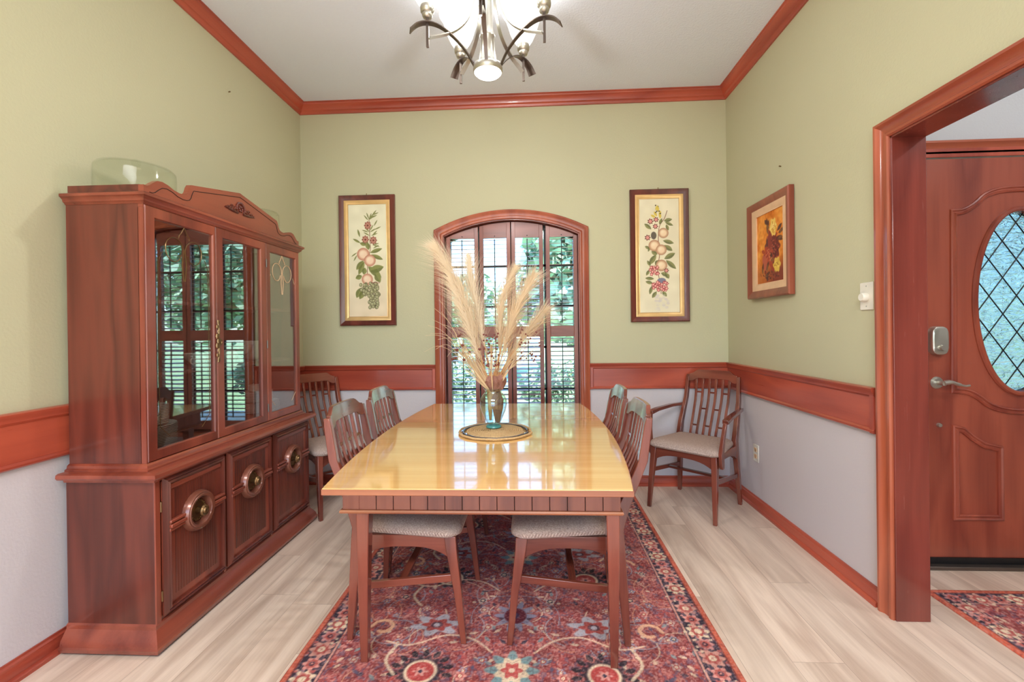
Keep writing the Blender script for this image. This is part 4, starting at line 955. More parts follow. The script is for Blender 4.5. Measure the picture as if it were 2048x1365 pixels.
# ------------------------------------------------------------------ chairs (facing +x, origin on the floor)
def post_x(z):
    if z < .46: return -.195+.035*(z/.46)**1.2 if z > 0 else -.195
    if z < .70: return -.16-.44*(z-.46)
    return -.2656-.17*(z-.70)
def make_chair(label, group, arm=False):
    name = 'dining_armchair' if arm else 'dining_chair'
    root = thing(name, (0, 0, 0), label, 'chair', group)
    C_ = M['chair']; zt = .868
    # rear legs run up into the back posts
    for sg in (-1, 1):
        rr_ = []
        for z, yy, dx, dy in ((0, .215, .024, .024), (.2, .205, .034, .03), (.36, .198, .046, .032), (.44, .196, .05, .032), (.52, .196, .046, .03), (.70, .188, .036, .026), (zt-.03, .182, .030, .024), (zt, .181, .024, .022)):
            x = post_x(z); rr_.append([(x-dx/2, sg*yy-dy/2, z), (x+dx/2, sg*yy-dy/2, z), (x+dx/2, sg*yy+dy/2, z), (x-dx/2, sg*yy+dy/2, z)])
        MB().loft(rr_).build('rear_leg_post', C_['Z'], root, bevel=.003)
        rr_ = []
        for z, x, yy, dx, dy in ((0, .258, .222, .022, .024), (.2, .236, .214, .03, .032), (.36, .212, .206, .042, .036), (.412, .207, .203, .046, .038)):
            rr_.append([(x-dx/2, sg*yy-dy/2, z), (x+dx/2, sg*yy-dy/2, z), (x+dx/2, sg*yy+dy/2, z), (x-dx/2, sg*yy+dy/2, z)])
        MB().loft(rr_).build('leg', C_['Z'], root, bevel=.003)
        # side rail with an arched lower edge
        n_ = 14; up_, lo_ = [], []
        for i in range(n_+1):
            t = i/n_; x = -.150+(.205+.150)*t; e = abs(2*t-1)**3; lo_.append((x, .366-.045*e)); up_.append((x, .412))
        ya, yb_ = .190, .212
        MB().prism(lo_+up_[::-1], lambda u, v_, d: (u, sg*d, v_), ya, yb_).build('seat_rail', C_['X'], root, bevel=.002)
        MB().bar((post_x(.2)+.01, sg*.205, .205), (.226, sg*.212, .25), .016, .028).build('stretcher', C_['X'], root, bevel=.002)
    for x in (.208, -.152):                                                 # front and back rails
        n_ = 14; up_, lo_ = [], []
        for i in range(n_+1):
            t = i/n_; y = -.195+.39*t; e = abs(2*t-1)**3; lo_.append((y, .366-.045*e)); up_.append((y, .412))
        MB().prism(lo_+up_[::-1], lambda u, v_, d: (d, u, v_), x-.011, x+.011).build('seat_rail', C_['Y'], root, bevel=.002)
    MB().bar((.01, -.208, .226), (.01, .208, .226), .03, .016).build('stretcher', C_['Y'], root, bevel=.002)
    # cushion
    def outline(ins, z):
        pts = []
        cor = [(-.150+ins, -.198+ins, .03), (.250-ins, -.238+ins, .055), (.250-ins, .238-ins, .055), (-.150+ins, .198-ins, .03)]
        dirs = [(1, 1), (-1, 1), (-1, -1), (1, -1)]
        st = [PI, 1.5*PI, 0, .5*PI]
        for (x, y, r_), (dx, dy), a0 in zip(cor, dirs, st):
            for k in range(7):
                a = a0+k/6*PI/2; pts.append((x+dx*r_+r_*math.cos(a), y+dy*r_+r_*math.sin(a), z))
        return pts
    MB().loft([outline(.012, .408), outline(.001, .417), outline(0, .431), outline(.006, .446), outline(.022, .457), outline(.055, .465), outline(.12, .469)]).build('seat_cushion', M['fabric'], root, smooth=60)
    # crest rail: shouldered upper edge, arched lower edge, gently curved in plan
    n_ = 28; fr, bk_ = [], []; rings_ = []
    for i in range(n_+1):
        t = -1+2*i/n_; y = .171*t; a = abs(t)
        zu = .905 if a < .62 else .905-.030*(.5-.5*math.cos(PI*min(1, (a-.62)/.33)))
        zl = .842 if a < .60 else .842-.022*(.5-.5*math.cos(PI*min(1, (a-.60)/.30)))
        bow = .016*(1-t*t); th = .011
        rings_.append([(post_x(zl)-bow-th, y, zl), (post_x(zl)-bow+th, y, zl), (post_x(zu)-bow+th*.8, y, zu), (post_x(zu)-bow-th*.8, y, zu)])
    MB().loft(rings_).build('crest_rail', C_['Y'], root, smooth=40, bevel=.002)
    # six slats with staggered cross blocks
    zs0, zs1 = .404, .847; ys0 = [-.112+.0448*k for k in range(6)]; ys1 = [-.120+.048*k for k in range(6)]
    def sp(k, z):
        t = (z-zs0)/(zs1-zs0); y = ys0[k]+(ys1[k]-ys0[k])*t; bow = .014*(1-(y/.17)**2)*t; return Vector((post_x(max(z, .46))-bow+(0 if z > .46 else .0), y, z))
    for k in range(6):
        rr_ = []
        for j in range(9):
            z = zs0+(zs1-zs0)*j/8; p = sp(k, z); rr_.append([p+Vector((-.006, -.0085, 0)), p+Vector((.006, -.0085, 0)), p+Vector((.006, .0085, 0)), p+Vector((-.006, .0085, 0))])
        MB().loft(rr_).build('back_slat', C_['Z'], root, bevel=.002)
    for k in range(5):
        for f_ in ((.76, .24) if k % 2 == 0 else (.5,)):
            z = zs0+(zs1-zs0)*f_; a, c = sp(k, z), sp(k+1, z); MB().bar(a, c, .010, .011).build('slat_block', C_['Y'], root)
    if arm:
        for sg in (-1, 1):
            MB().loft([[(x, sg*yy-w, z-h_), (x, sg*yy+w, z-h_), (x, sg*yy+w, z+h_), (x, sg*yy-w, z+h_)] for x, yy, z, w, h_ in
                       ((-.262, .208, .645, .014, .011), (-.1, .232, .648, .017, .011), (.08, .25, .640, .019, .012), (.17, .256, .628, .02, .013))]).build('armrest', C_['X'], root, bevel=.004)
            MB().loft([[(x-d_, sg*yy-.011, z), (x+d_, sg*yy-.011, z), (x+d_, sg*yy+.011, z), (x-d_, sg*yy+.011, z)] for x, yy, z, d_ in
                       ((.17, .233, .330, .014), (.185, .236, .36, .024), (.20, .240, .43, .022), (.19, .247, .52, .016), (.165, .254, .622, .013))]).build('arm_support', C_['Z'], root, bevel=.003)
    return root
CG = 'matching side chairs'
c1 = make_chair('slat-back chair tucked under the table, nearest the china cabinet front', CG)
c1.location = (-.548, 1.972, .0098)
dup(c1, (-.556, 2.453, .0098), 0, 'slat-back chair tucked under the table on the cabinet side, closer to the window')
dup(c1, (.147, 1.970, .0098), PI, 'slat-back chair tucked under the table on the doorway side, nearer end')
dup(c1, (.152, 2.451, .0098), PI, 'slat-back chair tucked under the table on the doorway side, closer to the window')
dup(c1, (-1.466, 3.198, 0), math.radians(-38), 'slat-back chair standing in the back corner beside the china cabinet')
ac = make_chair('slat-back armchair standing in the back right corner by the outlet', None, True)
ac.location = (1.11, 3.188, 0); ac.rotation_euler.z = math.radians(-132.4)

# ------------------------------------------------------------------ china cabinet
CX0, CXB, CXH = XL+.033, -1.475, -1.515; CY0, CY1 = 1.675, 2.86; HY0, HY1 = 1.69, 2.85
cab = thing('china_cabinet', (CX0, (CY0+CY1)/2, 0), 'tall walnut china cabinet with glass doors and scalloped crest', 'cabinet')
ox, oy = CX0, (CY0+CY1)/2
def cb(b, *a):
    x0, x1, y0, y1, z0, z1 = a; return b.box(x0-ox, x1-ox, y0-oy, y1-oy, z0, z1)
def cpts(r): return [(p[0]-ox, p[1]-oy, p[2]) for p in r]
b = MB(); cb(b, CX0, CXB-.002, CY0, CY1, .09, .665); b.build('base_carcass', M['cab']['Z'], cab, smooth=0, bevel=.002)
# front stile edges of the base (lighter strip at the corner)
b = MB()
for y0, y1 in ((CY0, CY0+.022), (2.055, 2.068), (2.432, 2.447), (CY1-.025, CY1)): cb(b, CXB-.002, CXB+.004, y0, y1, .10, .662)
b.build('base_stile', M['cabf']['Z'], cab)
# plinth
pp_ = [(CX0, CY0, 0), (CXB, CY0, 0), (CXB, CY1, 0), (CX0, CY1, 0)]
pr_ = [(-.02, .012), (.036, .012), (.040, .028), (.034, .032), (.030, .05), (.014, .075), (.006, .085), (.006, .10), (0, .105), (-.02, .105)]
rings = mitre_rings(pp_, [(-u, v_) for u, v_ in pr_], (0, 0, 1)); MB().loft([cpts(r) for r in rings]).build('plinth', M['cabf']['Y'], cab)
b = MB()
for x in (CXB-.03, CX0+.04):
    for y in (CY0+.03, CY1-.03): b.lathe([(.014, 0), (.014, .09)], (x-ox, y-oy, 0), 10, cap=True)
b.build('foot_glides', M['dark'], cab)
# counter
pr_ = [(-.03, .655), (.008, .655), (.012, .668), (.034, .672), (.040, .680), (.038, .692), (.030, .696), (-.03, .696)]
rings = mitre_rings(pp_, [(-u, v_) for u, v_ in pr_], (0, 0, 1)); MB().loft([cpts(r) for r in rings]).build('counter_moulding', M['cabf']['Y'], cab)
b = MB(); cb(b, CX0, CXB+.015, CY0, CY1, .66, .695); b.build('counter_top', M['cabf']['Y'], cab)
hp = [(CX0, HY0, 0), (CXH, HY0, 0), (CXH, HY1, 0), (CX0, HY1, 0)]
pr_ = [(-.02, .694), (.020, .694), (.020, .702), (.012, .706), (.010, .716), (.002, .722), (-.02, .722)]
rings = mitre_rings(hp, [(-u, v_) for u, v_ in pr_], (0, 0, 1)); MB().loft([cpts(r) for r in rings]).build('hutch_base_moulding', M['cabf']['Y'], cab)
# hutch carcass
HT = 1.745
b = MB(); cb(b, CX0, CXH-.022, HY0, HY0+.018, .695, HT); b.build('side_panel', M['cab']['Z'], cab, smooth=0)
b = MB(); cb(b, CX0, CXH-.022, HY1-.018, HY1, .695, HT); b.build('side_panel', M['cab']['Z'], cab, smooth=0)
b = MB(); cb(b, CX0, CX0+.008, HY0+.018, HY1-.018, .695, HT); b.build('back_panel', M['cabin'], cab, smooth=0)
b = MB(); cb(b, CX0, CXH-.003, HY0+.001, HY1-.001, HT-.006, HT+.03); b.build('hutch_top', M['cab']['Y'], cab, smooth=0)
b = MB(); cb(b, CX0+.008, CXH-.022, HY0+.018, HY1-.018, .695, .745); b.build('display_floor', M['cabin'], cab, smooth=0)
for z in (1.05, 1.355):
    b = MB(); cb(b, CX0+.008, CXH-.05, HY0+.018, HY1-.018, z, z+.016); b.build('shelf', M['cabin'], cab, smooth=0)
b = MB(); cb(b, CXH-.024, CXH-.001, HY0, HY0+.012, .70, 1.7245); cb(b, CXH-.022, CXH-.002, HY1-.012, HY1, .70, 1.7245); cb(b, CXH-.022, CXH-.002, HY0, HY1, 1.725, HT)
b.build('face_frame', M['cabf']['Z'], cab, smooth=0)
# cornice
pr_ = [(-.02, 1.738), (.002, 1.738), (.006, 1.744), (.012, 1.748), (.014, 1.756), (.022, 1.764), (.026, 1.766), (.026, 1.776), (.02, 1.78), (-.02, 1.78)]
rings = mitre_rings(hp, [(-u, v_) for u, v_ in pr_], (0, 0, 1)); MB().loft([cpts(r) for r in rings]).build('cornice', M['cabf']['Y'], cab)
b = MB(); cb(b, CX0+.004, CXH-.02, HY0+.004, HY0+.02, 1.775, 1.815); b.build('top_gallery', M['cab']['Y'], cab, smooth=0)
b = MB(); cb(b, CX0+.004, CXH-.02, HY1-.02, HY1-.004, 1.775, 1.815); b.build('top_gallery', M['cab']['Y'], cab, smooth=0)
# scalloped crest board
hc = [(0, 1.950), (.335, 1.886), (.344, 1.872), (.352, 1.850), (.362, 1.838), (.38, 1.832), (.40, 1.830), (.43, 1.834), (.46, 1.845), (.49, 1.850), (.515, 1.846), (.535, 1.832), (.552, 1.818), (.565, 1.812), (.580, 1.812)]
cyc_ = (HY0+HY1)/2
edge = [(cyc_-d, z) for d, z in hc[::-1]]+[(cyc_+d, z) for d, z in hc[1:]]
poly = [(HY0, 1.775)]+edge+[(HY1, 1.775)]
# triangulated strip so that the concave outline stays clean
b = MB(); ee = edge
for (y0, z0), (y1, z1) in zip(ee[:-1], ee[1:]):
    b.add([(x-ox, y-oy, z) for x in (CXH-.02, CXH+.002) for y, z in ((y0, 1.775), (y1, 1.775), (y1, z1), (y0, z0))], [(3, 2, 1, 0), (4, 5, 6, 7), (3, 7, 6, 2)])
(y0, z0), (y1, z1) = ee[0], ee[-1]
b.add([(x-ox, y0-oy, z) for x in (CXH-.02, CXH+.002) for z in (1.775, z0)], [(0, 1, 3, 2)]); b.add([(x-ox, y1-oy, z) for x in (CXH-.02, CXH+.002) for z in (1.775, z1)], [(0, 1, 3, 2)])
crest = b.build('crest_board', M['cabf']['Y'], cab, smooth=0)
gl_ = [(CXH+.003, y*.955+cyc_*.045, z-.022) for y, z in edge]
MB().tube(cpts(gl_), .0014, 5).build('incised_line', M['dark'], crest)
# carved ornament: wreath, centre flower and trailing scrolls
b = MB(); cz = 1.862; X0 = CXH+.004
for k in range(12):
    a = PI*(k/11)*1.0; b.ball((X0-ox, cyc_+.032*math.cos(a)-oy, cz+.034*math.sin(a)), .0078, 6, 4)
for k in range(6): b.ball((X0-ox, cyc_+.012*math.cos(k*PI/3)-oy, cz+.004+.012*math.sin(k*PI/3)), .007, 6, 4)
for sg in (-1, 1):
    for j, (d, dz, r_) in enumerate(((.034, -.008, .012), (.052, -.002, .011), (.066, .004, .009), (.074, -.010, .009), (.090, -.006, .008), (.104, -.010, .006))):
        b.tube([(X0-ox, cyc_+sg*(d+r_*math.cos(a)*(1-a*.09))-oy, cz+dz+r_*math.sin(a)*(1-a*.09)) for a in np.linspace(0, 5.2, 9)], .0034, 5)
    b.tube([(X0-ox, cyc_+sg*.02-oy, cz-.018), (X0+.003-ox, cyc_+sg*.05-oy, cz-.018), (X0-ox, cyc_+sg*.12-oy, cz-.012)], [.006, .005, .002], 6)
b.build('carving', M['cab']['Y'], crest)
# three glazed doors
gd = [(HY0+.004, 2.083, 1.742, 2.066), (2.087, 2.489, 2.137, 2.441), (2.493, HY1-.004, 2.532, 2.806)]
dn = ['with etched scroll', None, 'with etched scroll']
for k, (y0, y1, g0, g1) in enumerate(gd):
    dr = bpy.data.objects.new('glass_door', None); col.objects.link(dr); dr.parent = cab; dr.location = (CXH-ox, (y0+y1)/2-oy, 0)
    yc = (y0+y1)/2; b = MB(); z0, z1, gz0, gz1 = .724, 1.736, .765, 1.690
    q = [(g0-yc, gz0), (g0-yc, gz1), (g1-yc, gz1), (g1-yc, gz0)]; Q = [(y0-yc, z0), (y0-yc, z1), (y1-yc, z1), (y1-yc, z0)]
    def rg(pts, x): return [(x, y, z) for y, z in pts]
    b.loft([rg(q, -.018), rg(q, -.004), rg([(y+(.004 if y < 0 else -.004)*-1, z+(-.004 if z < 1.2 else .004)) for y, z in q], .002), rg([(y+(.003 if y < 0 else -.003), z+(.003 if z < 1.2 else -.003)) for y, z in Q], .002), rg(Q, -.002), rg(Q, -.018)], cap=False)
    b.build('door_frame', M['cabf']['Z'], dr, smooth=30)
    MB().box(-.012, -.009, g0-yc-.004, g1-yc+.004, gz0-.004, gz1+.004).build('glass_pane', M['cabglass'], dr, smooth=0)
    if k != 1:
        sc_ = MB(); zc = 1.585; yq = (g0+g1)/2-yc; w = .052; X1 = -.008
        for sg in (-1, 1):
            pts = [(X1, yq+sg*(.004+w+w*math.cos(a)*(1-.12*(PI-a if a < PI else 0)/PI)), zc+.052*math.sin(a)) for a in np.linspace(PI*1.0, -.9*PI, 18)]
            sc_.tube([(X1, yq+sg*.004, zc-.13)]+[(X1, yq+sg*.012, zc-.06)]+pts, .0018, 5)
            sc_.tube([(X1, yq+sg*.03, zc+.052), (X1, yq+sg*.030, zc+.062), (X1, yq+sg*.016, zc+.078), (X1, yq, zc+.105)], .0016, 5)
            sc_.tube([(X1, yq+sg*(.02+.1), zc-.02), (X1, yq+sg*.14, zc-.06), (X1, yq+sg*.142, zc-.30), (X1, yq+sg*.142, .95), (X1, yq+sg*.14, .85), (X1, yq+sg*.09, .80)], .0012, 5)
        sc_.build('etched_scroll', M['brass'] if k == 0 else M['linen'], dr)
    if k == 1:
        pu = MB(); yp = y0-yc+.002
        for j, z in enumerate(np.linspace(1.10, 1.28, 9)):
            pu.ball((.006, yp+.004*(-1)**j, z), .0085 if abs(z-1.19) > .03 else .012, 7, 4, (.6, 1, 1.3))
        pu.tube([(.004, yp, 1.09), (.008, yp+.004, 1.14), (.006, yp-.004, 1.19), (.008, yp+.004, 1.24), (.004, yp, 1.29)], .004, 6)
        pu.tube([(.006, yp+.012+.012*math.cos(a), 1.185+.014*math.sin(a)) for a in np.linspace(0, 2*PI, 12)], .003, 6)
        pu.build('door_pull', M['brass'], dr)
    if k:
        for z in ((1.62, 1.16, .80) if k == 2 else ()):
            MB().lathe([(.004, -.022), (.004, .022)], (.004, y0-yc-.002, z), 8, cap=True).build('hinge', M['bronze'], dr)
# three lower doors
for k, (y0, y1) in enumerate(((1.702, 2.052), (2.070, 2.428), (2.450, 2.832))):
    yc = (y0+y1)/2; hw = (y1-y0)/2
    dr = bpy.data.objects.new('lower_door', None); col.objects.link(dr); dr.parent = cab; dr.location = (CXB-ox, yc-oy, 0)
    z0, z1 = .118, .648
    MB().box(-.002, .012, -hw+.004, hw-.004, z0, z1).build('door_board', M['cabf']['Z'], dr, bevel=.002)
    fr_ = [(0, -hw+.028, z0+.03), (0, -hw+.028, z1-.016), (0, hw-.028, z1-.016), (0, hw-.028, z0+.03)]
    pr2 = [(0, .010), (0, .022), (-.006, .026), (-.012, .020), (-.016, .024), (-.022, .018), (-.030, .012), (-.030, .010)]
    r = mitre_rings(fr_, [(-u, v_) for u, v_ in pr2], (1, 0, 0), True); MB().loft(r+[r[0]], cap=False).build('panel_moulding', M['cab']['Z'], dr)
    fl = MB(); nf = 17
    for j in range(nf):
        y = -hw+.062+(2*hw-.124)*j/(nf-1); fl.box(.010, .0135, y-.0055, y+.0055, z0+.062, z1-.046)
    fl.build('fluted_panel', M['cab']['Z'], dr, smooth=0)
    MB().box(.011, .019, -hw+.03, hw-.03, z1-.040, z1-.018).build('top_shelf_moulding', M['cabf']['Y'], dr, bevel=.004)
    zc = .468; R0 = .083
    for sg in (-1, 1):
        bb = MB()
        for j, (dz, h_, xx) in enumerate(((-.020, .012, .026), (-.004, .014, .034), (.013, .012, .030))):
            a, c = sg*(R0-.02), sg*(hw-.018); bb.box(.012, xx, min(a, c), max(a, c), zc+dz-h_/2, zc+dz+h_/2)
        bb.build('reeded_bar', M['cabf']['Y'], dr, bevel=.003)
    MB().lathe([(R0+.002, .012), (R0, .028), (R0-.006, .038), (R0-.012, .036), (R0-.015, .040), (R0-.023, .038), (R0-.030, .026), (R0-.033, .014)], (0, 0, zc), 40, 'X').build('ring', M['copper'], dr)
    kn = MB(); kn.lathe([(0, .016), (.046, .016), (.048, .013), (.05, .010)], (0, 0, zc), 28, 'X')
    for j in range(22): kn.ball((.018, .040*math.cos(2*PI*j/22), zc+.040*math.sin(2*PI*j/22)), .0048, 6, 4)
    kn.lathe([(.014, .014), (.010, .030), (.012, .036), (.022, .042), (.024, .048), (.02, .054), (.014, .052), (.010, .058), (0, .060)], (0, 0, zc), 24, 'X')
    kn.build('knob', M['brass'], dr)
    if k == 0:
        for z in (.55, .20): MB().lathe([(.004, -.02), (.004, .02)], (.006, -hw-.002, z), 8, cap=True).build('hinge', M['brass'], dr)

# crockery on display
def lathe_thing(name, prof, mat, loc, lab, cat, group, n=28):
    o_ = MB().lathe(prof, n=n).build(name, mat, loc=loc, smooth=50); return tag(o_, lab, cat, group)
def plate_prof(r): return [(.0005, .004), (r*.55, .004), (r*.62, .006), (r*.97, .014), (r, .0155), (r*.99, .013), (r*.64, .002), (r*.5, 0), (.0005, 0)]
def stack(x, y, z0, r, n, lab, group, step=.0066):
    first = None
    for i in range(n):
        loc = (x+random.uniform(-.0015, .0015), y+random.uniform(-.0015, .0015), z0+i*step)
        if first is None: first = lathe_thing('china_plate', plate_prof(r), M['china'], loc, lab, 'plate', group)
        else: dup(first, loc)
    return z0+n*step
z = stack(-1.68, 1.86, .7455, .118, 13, 'white dinner plate in the tall stack, lowest display level behind the near glass door', 'dinner plates in the near stack')
stack(-1.68, 1.86, z+.002, .088, 12, 'white salad plate piled on the near stack of dinner plates', 'salad plates on the near stack')
z = stack(-1.68, 2.66, .7455, .118, 9, 'white dinner plate in the stack behind the far glass door', 'dinner plates in the far stack')
z = stack(-1.68, 2.66, z+.002, .085, 9, 'white salad plate piled on the far stack of dinner plates', 'salad plates on the far stack')
stack(-1.68, 2.66, z+.002, .05, 5, 'small white saucer topping the far stack of plates', 'saucers on the far stack', .007)
def bowl_prof(r, h): return [(.0005, .004), (r*.45, .005), (r*.8, h*.5), (r*.98, h), (r, h), (r*.83, h*.45), (r*.5, 0), (.0005, 0)]
bz = 1.0665
for i in range(7):
    loc = (-1.69, 2.64, bz+i*.011)
    if i == 0: fb = lathe_thing('china_bowl', bowl_prof(.075, .045), M['china'], loc, 'white bowl in the nested stack on the middle shelf, far end', 'bowl', 'nested bowls on the middle shelf')
    else: dup(fb, loc)
lathe_thing('footed_bowl', [(.0005, .05), (.05, .055), (.075, .09), (.08, .092), (.055, .045), (.015, .03), (.03, .004), (.03, 0), (.0005, 0)], M['china'], (-1.69, 2.50, bz), 'white footed bowl on the middle shelf beside the nested bowls', 'bowl', None)
lathe_thing('serving_bowl', bowl_prof(.09, .06), M['china'], (-1.70, 2.24, bz), 'wide white serving bowl on the middle shelf behind the centre glass door', 'bowl', None)
lathe_thing('sugar_bowl', [(.0005, .075), (.02, .07), (.045, .06), (.05, .035), (.035, .005), (.03, 0), (.0005, 0)], M['china'], (-1.66, 2.37, bz), 'small lidded white sugar bowl behind the centre glass door', 'sugar bowl', None)
cu = thing('teacup', (-1.64, 2.13, bz), 'white teacup with looped handle near the brass door pull', 'cup')
MB().lathe([(.0005, .004), (.02, .006), (.036, .05), (.038, .05), (.022, 0), (.0005, 0)], n=24).build('cup_body', M['china'], cu, smooth=50)
MB().tube([(0, -.034-.016*math.sin(a), .028+.016*math.cos(a)) for a in np.linspace(0, PI, 8)], .003, 6).build('cup_handle', M['china'], cu)
# round platter and second plate standing against the back
for nm, y, z_, r, lab in (('round_platter', 1.90, 1.0675, .135, 'large round white platter standing upright on the middle shelf'), ('upright_plate', 1.86, 1.3725, .115, 'round white plate standing upright on the top shelf')):
    o_ = MB().lathe(plate_prof(r), n=40).build(nm, M['china'], loc=(-1.79, y, z_+r*math.cos(math.radians(12))), smooth=50); o_.rotation_euler = (0, math.radians(78), 0); tag(o_, lab, 'plate')
gob = [(.0005, .004), (.03, .002), (.031, 0), (.03, .004), (.006, .01), (.004, .06), (.012, .07), (.03, .09), (.034, .13), (.032, .155), (.031, .155), (.033, .13), (.028, .092), (.008, .074), (.0005, .074)]
g0_ = None
for (x, y), lab in zip(((-1.62, 1.80), (-1.60, 2.03), (-1.66, 2.22), (-1.62, 2.31), (-1.70, 2.40), (-1.62, 2.60), (-1.68, 2.70)),
                       ('stemmed goblet on the top shelf beside the near cabinet side', 'stemmed goblet on the top shelf at the near door edge', 'stemmed goblet behind the centre door, nearest of its row',
                        'stemmed goblet behind the centre door, middle of its row', 'stemmed goblet behind the centre door, last of its row', 'stemmed goblet behind the far glass door, front one', 'stemmed goblet behind the far glass door, rear one')):
    if g0_ is None: g0_ = lathe_thing('glass_goblet', gob, M['clear'], (x, y, 1.3715), lab, 'goblet', 'stemmed goblets on the top shelf', 16)
    else: dup(g0_, (x, y, 1.3715), label=lab)
# cake domes on top of the cabinet
def dome(loc, r, h, lab, plate):
    root = thing('cake_dome', loc, lab, 'cake dome', 'glass cake domes on the cabinet')
    MB().lathe([(r, .002), (r, h*.80), (r*.985, h*.93), (r*.93, h*.985), (r*.7, h), (.02, h*1.01), (.02, h*1.01-.003), (r*.7, h-.003), (r*.92, h*.98-.003), (r-.004, h*.92), (r-.003, h*.8), (r-.003, .002)], n=48).build('dome', M['clear'], root, smooth=60)
    MB().ball((0, 0, h+.022), .017, 14, 8).build('knob', M['clear'], root)
dome((-1.700, 1.862, 1.776), .142, .165, 'wide clear glass cake dome on the near end of the cabinet top', True)
dome((-1.690, 2.682, 1.776), .13, .19, 'clear glass cake dome with ball knob on the far end of the cabinet top', False)

# ------------------------------------------------------------------ placemat, vase and dried flowers
VX, VY = -.218, 2.34
pm = thing('placemat', (-.205, 2.295, TZ), 'round woven straw placemat with a dark ring under the vase', 'placemat')
def coil(r0, r1, step, z): 
    n = int((r1-r0)/step); pts = []
    for i in range(n*30):
        t = i/30; pts.append(((r0+t*step)*math.cos(2*PI*t), (r0+t*step)*math.sin(2*PI*t), z+.0012*math.sin(i*2.4)))
    return pts
M['jute'] = fabric_mat('woven_jute', (160, 118, 76), (240, 208, 156), 300)
MB().tube(coil(.004, .150, .011, .0076), .0058, 6).build('woven_centre', M['jute'], pm)
MB().tube(coil(.160, .172, .009, .0074), .0055, 6).build('dark_ring', M['bronze'], pm)
MB().tube(coil(.178, .193, .010, .0076), .0058, 6).build('woven_rim', M['jute'], pm)
vs = thing('flower_vase', (VX, VY, TZ+.0150), 'pale green glass vase of dried grasses on the placemat', 'vase')
MB().lathe([(.03, .012), (.046, .05), (.064, .09), (.071, .125), (.068, .15), (.056, .17), (.044, .182), (.043, .192), (.05, .202), (.048, .203), (.040, .192), (.041, .181), (.053, .168), (.065, .149), (.068, .125), (.061, .09), (.043, .05), (.026, .014)], n=36).build('vase_body', M['vaseg'], vs, smooth=60)
MB().lathe([(.0005, 0), (.036, 0), (.040, .004), (.038, .012), (.030, .016), (.0005, .018)], n=30).build('vase_foot', M['teal'], vs, smooth=50)
# crumpled burlap wrap: one in the mouth and one inside
wr = thing('burlap_wrap', (VX, VY, TZ+.0150), 'brown crinkled burlap wrap stuffed in the vase mouth', 'burlap wrap')
R = random.Random(21)
def crumple(cx_, cy_2, z0, z1, r0, r1, r2_, k=10, amp=.18, n=40, m_=22):
    rings_ = []; ph = [R.uniform(0, 6) for _ in range(k)]
    for i in range(m_+1):
        t = i/m_; z = z0+(z1-z0)*t; rb = r0+(r1-r0)*math.sin(min(1, t*1.1)*PI/2) if t < .6 else r1+(r2_-r1)*(t-.6)/.4
        ring = []
        for j in range(n):
            a = 2*PI*j/n; q = 1+amp*(math.sin(5*a+ph[0]+t*3)*.5+math.sin(9*a+ph[1]-t*5)*.35+math.sin(14*a+ph[2]+t*9)*.25)+R.uniform(-.03, .03)
            ring.append((cx_+rb*q*math.cos(a), cy_2+rb*q*math.sin(a), z+.004*math.sin(7*a+ph[3])))
        rings_.append(ring)
    return rings_
MB().loft(crumple(.021, -.004, .030, .200, .012, .033, .012, amp=.12)).build('inner_burlap', M['burlap'], wr, smooth=60)
MB().loft(crumple(.006, -.004, .192, .268, .028, .047, .034, amp=.2)).build('burlap_collar', M['burlap'], wr, smooth=60)
MB().loft(crumple(.034, -.01, .20, .285, .018, .034, .012, amp=.26)).build('burlap_tuft', M['burlap'], wr, smooth=60)
MB().loft(crumple(-.016, -.002, .04, .20, .006, .014, .018, amp=.1)).build('stem_bundle', M['straw'], wr, smooth=60)
def pxl(x, y, dy=0.0):                    # photo position -> metres from the vase mouth, measured once on the photograph
    return Vector(((x-986)*.00259, dy, (858-y)*.00259))
mouth = Vector((0, 0, .20))
def plume(tip, mid, width, dy, lab, dens=2600, droop=(-.4, 0, .2), fluff=1.0):
    root = thing('pampas_plume', (VX, VY, TZ+.0150), lab, 'pampas grass', 'pampas plumes in the vase')
    base = Vector((random.uniform(-.012, .012), dy*.15, .16)); P = smooth_path([base, pxl(*mid[0], dy*.5), pxl(*mid[1], dy*.8), pxl(*tip, dy)], 10)
    MB().tube(P, [.0028]*(len(P)//2)+[.0014]*(len(P)-len(P)//2), 5).build('stem', M['straw'], root)
    R_ = random.Random(int(tip[0]*13+tip[1])); b = MB(); n = len(P)
    for i in range(int(dens*.55)):
        t = R_.random()**.85; u = .30+.70*t; k = min(n-2, int(u*(n-1))); f_ = u*(n-1)-k; p = P[k].lerp(P[k+1], f_); T_ = (P[k+1]-P[k]).normalized()
        env = (math.sin(min(1, (t*.93+.10))*PI)**.6)*width*.5*fluff
        d = Vector((R_.gauss(0, 1), R_.gauss(0, 1), R_.gauss(0, 1))); d = (d-T_*d.dot(T_)).normalized()
        L = env*R_.uniform(.6, 3.0)+.012; q1 = p+d*L*.35+T_*L*.7; q2 = p+d*L*.75+T_*L*1.25+Vector(droop)*L*.35
        w = d.cross(T_)*R_.uniform(.0004, .0009)
        b.add([p-w, p+w, q1+w, q1-w, q2], [(0, 1, 2, 3), (3, 2, 4)])
    b.build('plume_fluff', M['plume'], root, smooth=0)
plume((871, 492), ((958, 700), (925, 590)), .12, -.03, 'tallest pampas plume, arching far left over the window casing', 3600, (-.9, 0, -.3))
plume((936, 512), ((968, 690), (948, 590)), .085, .04, 'narrow feathery plume just right of the tallest one', 2600, (.3, 0, .2))
plume((1032, 538), ((1000, 700), (1004, 610)), .085, .03, 'pampas plume rising beside the window centre with curled tip', 2600, (.8, 0, -.2))
plume((1070, 556), ((1006, 710), (1035, 625)), .10, -.03, 'broad pampas plume leaning right of the window centre', 2800, (.4, 0, .1))
